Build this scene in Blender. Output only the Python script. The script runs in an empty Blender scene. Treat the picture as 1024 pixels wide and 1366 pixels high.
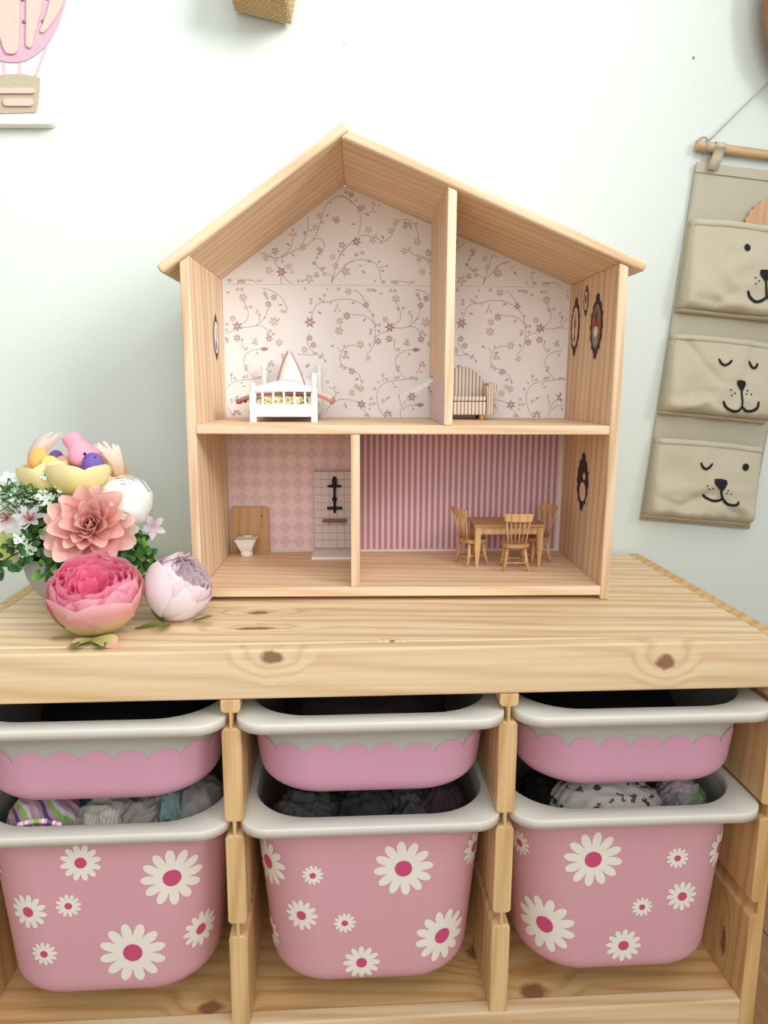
import bpy, bmesh, math, random
from math import sin, cos, pi, radians, sqrt, exp
from mathutils import Vector, Matrix, noise, Euler

scene = bpy.context.scene
COL = scene.collection

# ------------------------------------------------------------------ camera
FPX = 963.9
CAM_O = Vector((-0.035, -0.7655, 0.8084))
def _basis():
    a, b, r = radians(-3.6019), radians(9.9424), radians(0.241)
    fw = Vector((-sin(a), cos(a), 0)); rt = Vector((cos(a), sin(a), 0)); up = Vector((0, 0, 1))
    f2 = fw * cos(b) - up * sin(b); u2 = up * cos(b) + fw * sin(b)
    return rt * cos(r) + u2 * sin(r), -rt * sin(r) + u2 * cos(r), f2
CR, CU, CF = _basis()
cam_data = bpy.data.cameras.new('camera')
cam_data.sensor_fit = 'VERTICAL'; cam_data.sensor_height = 36.0
cam_data.lens = FPX * 36.0 / 1366.0
cam_data.clip_start = 0.02
cam = bpy.data.objects.new('camera', cam_data); COL.objects.link(cam)
cam.matrix_world = Matrix(((CR.x, CU.x, -CF.x, CAM_O.x), (CR.y, CU.y, -CF.y, CAM_O.y), (CR.z, CU.z, -CF.z, CAM_O.z), (0, 0, 0, 1)))
scene.camera = cam

# ------------------------------------------------------------------ light
world = bpy.data.worlds.new('daylight'); scene.world = world; world.use_nodes = True
world.node_tree.nodes['Background'].inputs[0].default_value = (0.93, 0.98, 1.0, 1)
world.node_tree.nodes['Background'].inputs[1].default_value = 0.6
def area(name, loc, target, sx, sy, power, color, spread=180):
    d = bpy.data.lights.new(name, 'AREA'); d.shape = 'RECTANGLE'; d.size = sx; d.size_y = sy
    d.energy = power; d.color = color; d.spread = radians(spread)
    o = bpy.data.objects.new(name, d); COL.objects.link(o); o.location = loc
    o.rotation_euler = (Vector(target) - Vector(loc)).to_track_quat('-Z', 'Y').to_euler()
    return o
area('window_daylight', (1.45, -1.30, 2.05), (-0.66, 0.45, 1.35), 0.8, 1.1, 7.8, (1.0, 0.99, 0.97), 55)
area('overhead_fill', (0.2, -1.0, 2.4), (0.05, 0.1, 0.5), 1.8, 1.2, 6.5, (1.0, 0.98, 0.95), 120)  # added fill from above for the tabletop; no real roof opening
area('front_fill', (0.0, -2.3, 1.5), (0.0, 0.2, 0.7), 1.8, 1.4, 22, (1.0, 0.98, 0.96), 180)  # added fill from the front to brighten the doll house rooms
scene.view_settings.view_transform = 'Standard'
scene.view_settings.look = 'None'
scene.view_settings.gamma = 1.0
scene.view_settings.use_curve_mapping = False
scene.view_settings.exposure = 0.0

# ------------------------------------------------------------------ placing helpers
def at(px, py, Y):
    d = CR * ((px - 512) / FPX) - CU * ((py - 683) / FPX) + CF
    return CAM_O + d * ((Y - CAM_O.y) / d.y)
HX, HY, HZ, HR = 0.051, 0.1778, 0.52, radians(-1.7847)
def hw(x, y, z):
    return Vector((HX + x * cos(HR) - y * sin(HR), HY + x * sin(HR) + y * cos(HR), HZ + z))

# ------------------------------------------------------------------ mesh builder
class MB:
    def __init__(s): s.v = []; s.f = []; s.m = []; s.uv = []; s.cm = 0; s.has_uv = False
    def vert(s, p, uv=(0, 0)):
        s.v.append(tuple(p)); s.uv.append(uv); return len(s.v) - 1
    def face(s, idx): s.f.append(tuple(idx)); s.m.append(s.cm)
    def box(s, x0, x1, y0, y1, z0, z1):
        b = len(s.v)
        for z in (z0, z1):
            for (x, y) in ((x0, y0), (x1, y0), (x1, y1), (x0, y1)): s.vert((x, y, z))
        for q in ((3, 2, 1, 0), (4, 5, 6, 7), (0, 1, 5, 4), (1, 2, 6, 5), (2, 3, 7, 6), (3, 0, 4, 7)):
            s.face([b + i for i in q])
        return s
    def prism_y(s, pts, y0, y1):           # polygon in X,Z (counter-clockwise seen from -Y), extruded in Y
        n = len(pts); b = len(s.v)
        for y in (y0, y1):
            for (x, z) in pts: s.vert((x, y, z))
        s.face([b + i for i in range(n)]); s.face([b + n + i for i in range(n - 1, -1, -1)])
        for i in range(n):
            j = (i + 1) % n; s.face((b + j, b + i, b + n + i, b + n + j))
        return s
    def prism_z(s, pts, z0, z1):
        n = len(pts); b = len(s.v)
        for z in (z0, z1):
            for (x, y) in pts: s.vert((x, y, z))
        s.face([b + n + i for i in range(n)]); s.face([b + i for i in range(n - 1, -1, -1)])
        for i in range(n):
            j = (i + 1) % n; s.face((b + i, b + j, b + n + j, b + n + i))
        return s
    def loops(s, loops, cap0=False, cap1=False, closed=True):
        base = []
        for L in loops: base.append([s.vert(p) for p in L])
        n = len(loops[0])
        for a, b in zip(base, base[1:]):
            for i in range(n if closed else n - 1):
                j = (i + 1) % n; s.face((a[i], a[j], b[j], b[i]))
        if cap0: s.face(base[0][::-1])
        if cap1: s.face(base[-1])
        return s
    def lathe(s, prof, n=24, c=(0, 0, 0), cap0=False, cap1=False):
        return s.loops([[(c[0] + r * cos(2 * pi * i / n), c[1] + r * sin(2 * pi * i / n), c[2] + z) for i in range(n)] for r, z in prof], cap0, cap1)
    def tube(s, pts, rad, n=8, caps=True):
        pts = [Vector(p) for p in pts]; L = []
        if not hasattr(rad, '__len__'): rad = [rad] * len(pts)
        ref = None
        for i, p in enumerate(pts):
            t = (pts[min(i + 1, len(pts) - 1)] - pts[max(i - 1, 0)]).normalized()
            if ref is None: ref = Vector((0, 0, 1)) if abs(t.z) < 0.9 else Vector((1, 0, 0))
            u = ref - t * ref.dot(t)
            u = u.normalized() if u.length > 1e-6 else t.orthogonal().normalized()
            w = t.cross(u); ref = u
            L.append([p + (u * cos(2 * pi * k / n) + w * sin(2 * pi * k / n)) * rad[i] for k in range(n)])
        return s.loops(L, caps, caps)
    def ellipsoid(s, c, r, nu=16, nv=10, fn=None):
        L = []
        for j in range(nv + 1):
            th = pi * min(max(j / nv, 0.004), 0.996); row = []
            for i in range(nu):
                a = 2 * pi * i / nu; d = Vector((sin(th) * cos(a), sin(th) * sin(a), -cos(th)))
                k = fn(d) if fn else 1.0
                row.append((c[0] + d.x * r[0] * k, c[1] + d.y * r[1] * k, c[2] + d.z * r[2] * k))
            L.append(row)
        return s.loops(L, True, True)
    def grid(s, fn, nu, nv):
        b = len(s.v); s.has_uv = True
        for j in range(nv + 1):
            for i in range(nu + 1): s.vert(fn(i / nu, j / nv), (i / nu, j / nv))
        for j in range(nv):
            for i in range(nu):
                a = b + j * (nu + 1) + i; s.face((a, a + 1, a + nu + 2, a + nu + 1))
        return s
    def fan(s, c, pts):
        k = s.vert(c); q = [s.vert(p) for p in pts]
        for i in range(len(q)): s.face((k, q[i], q[(i + 1) % len(q)]))
        return s
    def mesh(s, name, mats, smooth=False):
        me = bpy.data.meshes.new(name); me.from_pydata(s.v, [], s.f)
        if not isinstance(mats, (list, tuple)): mats = [mats]
        for m in mats: me.materials.append(m)
        if len(mats) > 1: me.polygons.foreach_set('material_index', s.m)
        if s.has_uv:
            ul = me.uv_layers.new(name='UVMap')
            for lp in me.loops: ul.data[lp.index].uv = s.uv[lp.vertex_index]
        if smooth: me.polygons.foreach_set('use_smooth', [True] * len(s.f))
        me.update(); return me
    def build(s, name, mats, parent=None, smooth=False, bevel=0, solid=0, seg=2, sub=0):
        return link(name, s.mesh(name, mats, smooth), parent, bevel, solid, seg, sub)

def link(name, me, parent=None, bevel=0, solid=0, seg=2, sub=0, matrix=None):
    o = bpy.data.objects.new(name, me); COL.objects.link(o)
    if parent is not None: o.parent = parent
    if matrix is not None: o.matrix_local = matrix
    if solid:
        m = o.modifiers.new('thickness', 'SOLIDIFY'); m.thickness = solid; m.offset = 0
    if sub:
        m = o.modifiers.new('subsurf', 'SUBSURF'); m.levels = sub; m.render_levels = sub
    if bevel:
        m = o.modifiers.new('bevel', 'BEVEL'); m.width = bevel; m.segments = seg; m.limit_method = 'ANGLE'; m.angle_limit = radians(40)
        m.harden_normals = False
    return o
def empty(name, loc=(0, 0, 0), rot=(0, 0, 0)):
    o = bpy.data.objects.new(name, None); COL.objects.link(o); o.empty_display_size = 0.02
    o.location = loc; o.rotation_euler = rot; return o
def tag(o, label=None, cat=None, group=None, kind=None):
    if label: o['label'] = label
    if cat: o['category'] = cat
    if group: o['group'] = group
    if kind: o['kind'] = kind
    return o
def thing(name, label, cat, loc=(0, 0, 0), rot=(0, 0, 0), group=None):
    return tag(empty(name, loc, rot), label, cat, group)

# ------------------------------------------------------------------ materials
def s2l(c): return tuple(((x / 255) / 12.92 if x / 255 <= 0.04045 else ((x / 255 + 0.055) / 1.055) ** 2.4) for x in c)
def new_mat(name):
    m = bpy.data.materials.new(name); m.use_nodes = True
    return m, m.node_tree, m.node_tree.nodes['Principled BSDF']
def N(nt, typ, **kw):
    n = nt.nodes.new(typ)
    for k, v in kw.items(): setattr(n, k, v)
    return n
def ramp(nt, stops, interp='LINEAR'):
    r = N(nt, 'ShaderNodeValToRGB'); r.color_ramp.interpolation = interp
    e = r.color_ramp.elements
    while len(e) < len(stops): e.new(0.5)
    for el, (p, c) in zip(e, stops):
        el.position = p; el.color = tuple(c) + (1,)
    return r
def plain(name, rgb, rough=0.6, var=0.06, scale=60, bump=0.0, spec=0.3, sheen=0, metal=0, trans=0):
    m, nt, b = new_mat(name); c = s2l(rgb)
    t = N(nt, 'ShaderNodeTexCoord'); n = N(nt, 'ShaderNodeTexNoise'); n.inputs['Scale'].default_value = scale; n.inputs['Detail'].default_value = 4
    nt.links.new(t.outputs['Object'], n.inputs['Vector'])
    r = ramp(nt, [(0.3, [x * (1 - var) for x in c]), (0.7, [min(1, x * (1 + var)) for x in c])])
    nt.links.new(n.outputs['Fac'], r.inputs['Fac']); nt.links.new(r.outputs['Color'], b.inputs['Base Color'])
    b.inputs['Roughness'].default_value = rough; b.inputs['Specular IOR Level'].default_value = spec
    b.inputs['Metallic'].default_value = metal
    if sheen: b.inputs['Sheen Weight'].default_value = sheen
    if trans:
        b.inputs['Subsurface Weight'].default_value = trans; b.inputs['Subsurface Radius'].default_value = (0.01, 0.01, 0.01)
    if bump:
        bn = N(nt, 'ShaderNodeBump'); bn.inputs['Strength'].default_value = bump; bn.inputs['Distance'].default_value = 0.002
        nt.links.new(n.outputs['Fac'], bn.inputs['Height']); nt.links.new(bn.outputs['Normal'], b.inputs['Normal'])
    return m
def wood(name, light, dark, axis='X', roty=0.0, knots=(), freq=1.0, contrast=1.0, rough=0.5, seed=0.0):
    """pine: grain runs along one object axis; knots = (x, y, z, radius_along, radius_across)"""
    m, nt, b = new_mat(name); L = nt.links
    t = N(nt, 'ShaderNodeTexCoord')
    mp = N(nt, 'ShaderNodeMapping'); mp.inputs['Location'].default_value = (seed, seed * 1.7, seed * 0.6)
    rot = {'X': (0, 0, 0), 'Y': (0, 0, radians(-90)), 'Z': (0, radians(90), 0)}[axis]
    mp.inputs['Rotation'].default_value = (rot[0], rot[1] + roty, rot[2])
    L.new(t.outputs['Object'], mp.inputs['Vector'])
    def scaled(sx, sy):
        q = N(nt, 'ShaderNodeVectorMath', operation='MULTIPLY'); q.inputs[1].default_value = (sx, sy, sy)
        L.new(mp.outputs['Vector'], q.inputs[0]); return q.outputs[0]
    fine = N(nt, 'ShaderNodeTexNoise'); fine.inputs['Scale'].default_value = 1; fine.inputs['Detail'].default_value = 5
    L.new(scaled(5 * freq, 270 * freq), fine.inputs['Vector'])
    broad = N(nt, 'ShaderNodeTexNoise'); broad.inputs['Scale'].default_value = 1; broad.inputs['Detail'].default_value = 3
    L.new(scaled(1.6 * freq, 32 * freq), broad.inputs['Vector'])
    wv = N(nt, 'ShaderNodeTexWave', wave_type='BANDS', bands_direction='DIAGONAL', wave_profile='SIN')
    wv.inputs['Scale'].default_value = 1.0; wv.inputs['Distortion'].default_value = 5.0
    wv.inputs['Detail'].default_value = 2.0; wv.inputs['Detail Scale'].default_value = 0.8
    L.new(scaled(2.2 * freq, 26 * freq), wv.inputs['Vector'])
    kmask = None; phase = None
    kn = N(nt, 'ShaderNodeTexNoise'); kn.inputs['Scale'].default_value = 70; kn.inputs['Detail'].default_value = 3; L.new(t.outputs['Object'], kn.inputs['Vector'])
    km = N(nt, 'ShaderNodeVectorMath', operation='MULTIPLY_ADD'); km.inputs[1].default_value = (0.014, 0.010, 0.010); L.new(kn.outputs['Color'], km.inputs[0])
    ks = N(nt, 'ShaderNodeVectorMath', operation='SUBTRACT'); ks.inputs[1].default_value = (0.007, 0.005, 0.005); L.new(t.outputs['Object'], ks.inputs[0]); L.new(ks.outputs[0], km.inputs[2])
    kv = km.outputs[0]
    for (kx, ky, kz, ra, rc) in knots:
        sb = N(nt, 'ShaderNodeVectorMath', operation='SUBTRACT'); sb.inputs[1].default_value = (kx, ky, kz)
        L.new(kv, sb.inputs[0])
        ml = N(nt, 'ShaderNodeVectorMath', operation='MULTIPLY')
        sc = {'X': (1 / ra, 1 / rc, 1 / rc), 'Y': (1 / rc, 1 / ra, 1 / rc), 'Z': (1 / rc, 1 / rc, 1 / ra)}[axis]
        ml.inputs[1].default_value = sc; L.new(sb.outputs[0], ml.inputs[0])
        ln = N(nt, 'ShaderNodeVectorMath', operation='LENGTH'); L.new(ml.outputs[0], ln.inputs[0])
        mr = N(nt, 'ShaderNodeMapRange'); mr.inputs['From Min'].default_value = 1.25; mr.inputs['From Max'].default_value = 0.75
        L.new(ln.outputs['Value'], mr.inputs['Value'])
        m2 = N(nt, 'ShaderNodeMapRange'); m2.inputs['From Min'].default_value = 5.0; m2.inputs['From Max'].default_value = 0.8
        m2.inputs['To Max'].default_value = 9.0; m2.interpolation_type = 'SMOOTHERSTEP'
        L.new(ln.outputs['Value'], m2.inputs['Value'])
        def add(a, bb, op):
            if a is None: return bb
            q = N(nt, 'ShaderNodeMath', operation=op); L.new(a, q.inputs[0]); L.new(bb, q.inputs[1]); return q.outputs[0]
        kmask = add(kmask, mr.outputs[0], 'MAXIMUM'); phase = add(phase, m2.outputs[0], 'ADD')
    if phase is not None: L.new(phase, wv.inputs['Phase Offset'])
    def math2(op, a, bb):
        q = N(nt, 'ShaderNodeMath', operation=op)
        for k, x in enumerate((a, bb)):
            if isinstance(x, (int, float)): q.inputs[k].default_value = x
            else: L.new(x, q.inputs[k])
        return q.outputs[0]
    v = math2('ADD', math2('MULTIPLY', fine.outputs['Fac'], 0.45), math2('MULTIPLY', broad.outputs['Fac'], 0.55))
    w4 = math2('POWER', wv.outputs['Fac'], 2.5)
    v = math2('ADD', v, math2('MULTIPLY', w4, 0.22))
    lo, hi = 0.56 - 0.20 / contrast, 0.56 + 0.27 / contrast
    ld, dd = s2l(light), s2l(dark)
    r = ramp(nt, [(max(0, lo), ld), (min(1, hi), dd)]); L.new(v, r.inputs['Fac'])
    out = r.outputs['Color']
    if kmask is not None:
        mx = N(nt, 'ShaderNodeMix', data_type='RGBA'); mx.inputs['B'].default_value = s2l((128, 80, 54)) + (1,)
        L.new(math2('MULTIPLY', kmask, 0.85), mx.inputs['Factor']); L.new(out, mx.inputs['A']); out = mx.outputs['Result']
    L.new(out, b.inputs['Base Color'])
    b.inputs['Roughness'].default_value = rough; b.inputs['Specular IOR Level'].default_value = 0.35
    bn = N(nt, 'ShaderNodeBump'); bn.inputs['Strength'].default_value = 0.08; bn.inputs['Distance'].default_value = 0.001
    L.new(fine.outputs['Fac'], bn.inputs['Height']); L.new(bn.outputs['Normal'], b.inputs['Normal'])
    return m
def grad_uv(name, stops, rough=0.65, thin=0.42):
    """petal colour that runs from the petal's base (0) to its tip (1)"""
    m, nt, b = new_mat(name)
    t = N(nt, 'ShaderNodeUVMap'); sp = N(nt, 'ShaderNodeSeparateXYZ'); nt.links.new(t.outputs['UV'], sp.inputs[0])
    oc = N(nt, 'ShaderNodeTexCoord'); n = N(nt, 'ShaderNodeTexNoise'); n.inputs['Scale'].default_value = 90
    nt.links.new(oc.outputs['Object'], n.inputs['Vector'])
    a = N(nt, 'ShaderNodeMath', operation='MULTIPLY_ADD'); a.inputs[1].default_value = 0.22; a.inputs[2].default_value = -0.11
    nt.links.new(n.outputs['Fac'], a.inputs[0])
    a2 = N(nt, 'ShaderNodeMath', operation='ADD'); nt.links.new(a.outputs[0], a2.inputs[0]); nt.links.new(sp.outputs['Y'], a2.inputs[1])
    r = ramp(nt, [(p, s2l(c)) for p, c in stops]); nt.links.new(a2.outputs[0], r.inputs['Fac'])
    nt.links.new(r.outputs['Color'], b.inputs['Base Color']); b.inputs['Roughness'].default_value = rough
    b.inputs['Specular IOR Level'].default_value = 0.2
    if thin:                                   # cloth petals let light through
        tr = N(nt, 'ShaderNodeBsdfTranslucent'); nt.links.new(r.outputs['Color'], tr.inputs['Color'])
        mx = N(nt, 'ShaderNodeMixShader'); mx.inputs[0].default_value = thin
        nt.links.new(b.outputs[0], mx.inputs[1]); nt.links.new(tr.outputs[0], mx.inputs[2])
        nt.links.new(mx.outputs[0], nt.nodes['Material Output'].inputs['Surface'])
    return m
def stripes(name, c1, c2, period, axis=0, duty=0.5, soft=0.12, rough=0.7, extra=None):
    m, nt, b = new_mat(name); L = nt.links
    t = N(nt, 'ShaderNodeTexCoord'); sp = N(nt, 'ShaderNodeSeparateXYZ'); L.new(t.outputs['Object'], sp.inputs[0])
    d = N(nt, 'ShaderNodeMath', operation='DIVIDE'); d.inputs[1].default_value = period; L.new(sp.outputs[axis], d.inputs[0])
    f = N(nt, 'ShaderNodeMath', operation='FRACT'); L.new(d.outputs[0], f.inputs[0])
    s_ = soft / 2
    st = [(0.0, s2l(c1)), (duty - s_, s2l(c1)), (duty + s_, s2l(c2)), (1 - s_, s2l(c2)), (1.0, s2l(c1))]
    r = ramp(nt, st); L.new(f.outputs[0], r.inputs['Fac']); L.new(r.outputs['Color'], b.inputs['Base Color'])
    b.inputs['Roughness'].default_value = rough; b.inputs['Specular IOR Level'].default_value = 0.2
    return m
def harlequin(name, c1, c2, w, h):
    m, nt, b = new_mat(name); L = nt.links
    t = N(nt, 'ShaderNodeTexCoord'); sp = N(nt, 'ShaderNodeSeparateXYZ'); L.new(t.outputs['Object'], sp.inputs[0])
    def mm(op, a, bb):
        q = N(nt, 'ShaderNodeMath', operation=op)
        for k, x in enumerate((a, bb)):
            if isinstance(x, (int, float)): q.inputs[k].default_value = x
            else: L.new(x, q.inputs[k])
        return q.outputs[0]
    u = mm('DIVIDE', sp.outputs[0], w); v = mm('DIVIDE', sp.outputs[2], h)
    a = mm('FLOORED_MODULO', mm('FLOOR', mm('ADD', u, v), 0), 2); c = mm('FLOORED_MODULO', mm('FLOOR', mm('SUBTRACT', u, v), 0), 2)
    k = mm('FLOORED_MODULO', mm('ADD', a, c), 2)
    n = N(nt, 'ShaderNodeTexNoise'); n.inputs['Scale'].default_value = 300; L.new(t.outputs['Object'], n.inputs['Vector'])
    fac = mm('MULTIPLY', k, mm('MULTIPLY_ADD', n.outputs['Fac'], 0.5) if False else mm('ADD', 0.6, mm('MULTIPLY', n.outputs['Fac'], 0.6)))
    mx = N(nt, 'ShaderNodeMix', data_type='RGBA'); mx.inputs['A'].default_value = s2l(c1) + (1,); mx.inputs['B'].default_value = s2l(c2) + (1,)
    L.new(fac, mx.inputs['Factor']); L.new(mx.outputs['Result'], b.inputs['Base Color']); b.inputs['Roughness'].default_value = 0.7
    return m
def swirl_knit(name, cols, scale=18, dist=6):
    m, nt, b = new_mat(name); L = nt.links
    t = N(nt, 'ShaderNodeTexCoord'); w = N(nt, 'ShaderNodeTexWave', wave_type='BANDS', bands_direction='DIAGONAL', wave_profile='SAW')
    w.inputs['Scale'].default_value = scale; w.inputs['Distortion'].default_value = dist; w.inputs['Detail'].default_value = 1
    L.new(t.outputs['Object'], w.inputs['Vector'])
    k = len(cols); r = ramp(nt, [(i / k, s2l(c)) for i, c in enumerate(cols)], 'CONSTANT')
    L.new(w.outputs['Fac'], r.inputs['Fac']); L.new(r.outputs['Color'], b.inputs['Base Color']); b.inputs['Roughness'].default_value = 0.9
    return m
def spots(name, base, cols, scale=60, thr=0.35, rough=0.85):
    m, nt, b = new_mat(name); L = nt.links
    t = N(nt, 'ShaderNodeTexCoord'); v = N(nt, 'ShaderNodeTexVoronoi'); v.inputs['Scale'].default_value = scale
    dn = N(nt, 'ShaderNodeTexNoise'); dn.inputs['Scale'].default_value = scale * 2.5; L.new(t.outputs['Object'], dn.inputs['Vector'])
    dm_ = N(nt, 'ShaderNodeVectorMath', operation='MULTIPLY_ADD'); dm_.inputs[1].default_value = (1.1 / scale,) * 3
    L.new(dn.outputs['Color'], dm_.inputs[0]); L.new(t.outputs['Object'], dm_.inputs[2]); L.new(dm_.outputs[0], v.inputs['Vector'])
    rr = ramp(nt, [(0, (1, 1, 1)), (thr, (1, 1, 1)), (thr + 0.05, (0, 0, 0))]); L.new(v.outputs['Distance'], rr.inputs['Fac'])
    sp = N(nt, 'ShaderNodeSeparateColor'); L.new(v.outputs['Color'], sp.inputs[0])
    k = len(cols); rc = ramp(nt, [(i / k, s2l(c)) for i, c in enumerate(cols)], 'CONSTANT'); L.new(sp.outputs[0], rc.inputs['Fac'])
    mx = N(nt, 'ShaderNodeMix', data_type='RGBA'); mx.inputs['A'].default_value = s2l(base) + (1,)
    L.new(rr.outputs['Color'], mx.inputs['Factor']); L.new(rc.outputs['Color'], mx.inputs['B'])
    L.new(mx.outputs['Result'], b.inputs['Base Color']); b.inputs['Roughness'].default_value = rough
    return m

PINE_L, PINE_D = (242, 219, 184), (212, 176, 130)
HOUSE_L, HOUSE_D = (240, 216, 184), (210, 174, 134)
M = {}
M['wall'] = plain('wall_paint', (218, 227, 221), 0.85, 0.012, 180, 0.12, 0.2)
M['pine_x'] = wood('pine_along_x', PINE_L, PINE_D, 'X', seed=0.3)
M['pine_top'] = wood('pine_top_board', PINE_L, PINE_D, 'X', knots=[(-0.140, 0.134, 0.52, 0.016, 0.006), (-0.137, 0.074, 0.52, 0.022, 0.005), (0.024, 0.022, 0.52, 0.004, 0.003), (0.29, 0.30, 0.52, 0.02, 0.004)], seed=0.7, contrast=1.25)
M['pine_rail'] = wood('pine_front_rail', (236, 213, 176), (212, 176, 128), 'X', knots=[(-0.111, 0.0, 0.512, 0.012, 0.008), (0.338, 0.0, 0.497, 0.0105, 0.0085)], freq=0.8, seed=2.1)
M['pine_z'] = wood('pine_along_z', (232, 200, 148), (202, 160, 106), 'Z', seed=1.3, freq=1.1, contrast=1.2)
M['pine_side'] = wood('pine_side_panel', (228, 194, 138), (196, 150, 94), 'Z', knots=[(0.469, 0.05, 0.085, 0.02, 0.006)], seed=3.3)
M['pine_shelf'] = wood('pine_bottom_shelf', (230, 194, 140), (198, 148, 92), 'X', knots=[(-0.2, 0.03, 0.04, 0.016, 0.01), (0.15, 0.10, 0.04, 0.015, 0.012), (0.21, 0.03, 0.04, 0.018, 0.014), (0.42, 0.11, 0.04, 0.006, 0.006)], seed=5.0)
M['house_z'] = wood('house_pine_vertical', HOUSE_L, HOUSE_D, 'Z', seed=0.9, contrast=1.2)
M['house_x'] = wood('house_pine_floor', (242, 214, 182), (212, 174, 134), 'X', seed=4.2)
M['house_rl'] = wood('house_pine_roof_steep', HOUSE_L, HOUSE_D, 'X', roty=radians(36), seed=6.0)
M['house_rr'] = wood('house_pine_roof_gentle', HOUSE_L, HOUSE_D, 'X', roty=radians(-21.8), seed=7.5)
M['mini_wood'] = wood('miniature_oak', (222, 184, 134), (182, 136, 88), 'Z', freq=2.0, seed=1.0)
M['mini_wood_x'] = wood('miniature_oak_top', (200, 156, 112), (164, 118, 78), 'X', freq=2.0, seed=2.0)
M['ply'] = wood('plywood', (212, 172, 128), (182, 138, 96), 'Z', freq=1.5, seed=9.0, contrast=0.9)
M['shelf_wood'] = wood('miniature_dark_wood', (172, 124, 92), (120, 78, 54), 'X', freq=2.0, seed=4.0)
M['dowel'] = wood('dowel_wood', (216, 186, 146), (186, 150, 110), 'X', freq=2.0, seed=8.0)
M['white'] = plain('white_paint', (244, 244, 240), 0.45, 0.01)
M['plastic'] = plain('white_plastic', (224, 222, 212), 0.38, 0.015, 40, 0, 0.45, trans=0.0)
M['plastic_body'] = plain('frosted_plastic', (182, 181, 172), 0.42, 0.02, 40, 0, 0.4)
M['pink_vinyl'] = plain('pink_vinyl', (216, 164, 174), 0.45, 0.02, 400, 0.0, 0.35)
M['pink_vinyl2'] = plain('mauve_pink_vinyl', (208, 156, 178), 0.45, 0.02, 400, 0.0, 0.35)
M['daisy'] = plain('daisy_print_white', (240, 236, 224), 0.5, 0.01)
M['daisy_c'] = plain('daisy_print_magenta', (204, 82, 124), 0.5, 0.02)
M['paper'] = plain('cream_wallpaper', (243, 241, 241), 0.75, 0.01, 30, 0.03)
M['p_star'] = plain('print_rose', (184, 146, 156), 0.75, 0.1, 250)
M['p_mauve'] = plain('print_mauve', (192, 164, 170), 0.75, 0.12, 300)
M['p_beige'] = plain('print_taupe', (212, 194, 188), 0.75, 0.1, 300)
M['p_line'] = plain('print_stem', (180, 164, 164), 0.75, 0.1, 300)
M['harl'] = harlequin('harlequin_wallpaper', (238, 214, 214), (226, 194, 198), 0.0226, 0.0240)
M['stripe'] = stripes('striped_wallpaper', (184, 138, 150), (232, 202, 208), 0.0095, 0, 0.5, 0.18)
M['paper_edge'] = plain('paper_white', (236, 228, 226), 0.8, 0.01)
M['brown_print'] = plain('brown_print', (70, 48, 42), 0.7, 0.15, 300)
M['cream_print'] = plain('cream_print', (236, 214, 190), 0.7, 0.03)
M['taupe_print'] = plain('taupe_print', (150, 120, 92), 0.7, 0.08)
M['rabbit_print'] = plain('russet_print', (176, 130, 104), 0.7, 0.08)
M['red_print'] = plain('red_print', (180, 70, 56), 0.7, 0.08)
M['violet_print'] = plain('violet_print', (92, 74, 104), 0.7, 0.08)
M['grey_print'] = plain('grey_print', (150, 154, 160), 0.7, 0.08)
M['white_print'] = plain('white_print', (232, 226, 226), 0.7, 0.02)
M['black'] = plain('black_metal', (22, 20, 22), 0.4, 0.1)
M['ink'] = plain('black_ink', (24, 22, 22), 0.7, 0.1)
M['linen'] = plain('linen_canvas', (196, 188, 166), 0.95, 0.05, 600, 0.25, 0.1)
M['linen_b'] = plain('linen_backing', (188, 182, 162), 0.95, 0.05, 600, 0.25, 0.1)
M['string'] = plain('grey_string', (176, 170, 166), 0.9, 0.1, 400)
M['leather'] = plain('tan_leather', (150, 104, 76), 0.6, 0.15, 120, 0.2)
M['wicker'] = plain('seagrass', (208, 182, 136), 0.8, 0.10, 250, 0.1)
M['wicker_shade'] = plain('shaded_seagrass_core', (96, 74, 46), 0.8, 0.15, 250, 0.1)  # core colour darkened to stand in for shade between the woven rows
M['ceramic'] = plain('grey_green_ceramic', (170, 174, 164), 0.55, 0.02, 40)
M['sofa'] = stripes('ticking_fabric', (150, 132, 118), (228, 216, 204), 0.0055, 0, 0.3, 0.25, 0.9)
M['lilac_paper'] = spots('lilac_dotted_paper', (224, 198, 206), [(186, 158, 186), (196, 150, 172), (170, 160, 196)], 160, 0.22)
M['mattress'] = spots('floral_mattress', (232, 218, 176), [(92, 84, 60), (206, 172, 96), (124, 112, 74), (240, 228, 190)], 260, 0.42)
M['quilt'] = plain('ivory_quilt', (238, 228, 224), 0.9, 0.04, 200, 0.2)
M['quilt_trim'] = plain('rust_trim', (186, 136, 120), 0.9, 0.12, 300, 0.2)
M['lace'] = plain('lace_pillow', (244, 240, 238), 0.9, 0.02)
M['tile'] = plain('white_tile', (222, 208, 206), 0.3, 0.02, 100, 0, 0.5)
M['grout'] = plain('grey_grout', (188, 170, 168), 0.8, 0.03)
M['balloon'] = plain('balloon_mauve', (206, 172, 188), 0.6, 0.02)
M['peach'] = plain('balloon_peach', (226, 192, 180), 0.65, 0.03, 200)
M['rope_pink'] = plain('balloon_rope_pink', (236, 186, 184), 0.65, 0.02)
M['beige'] = plain('balloon_basket_beige', (184, 174, 150), 0.65, 0.04, 200)
M['screw'] = plain('brass_screw', (150, 124, 124), 0.4, 0.1, 200, 0, 0.5, 0, 0.5)
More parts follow.
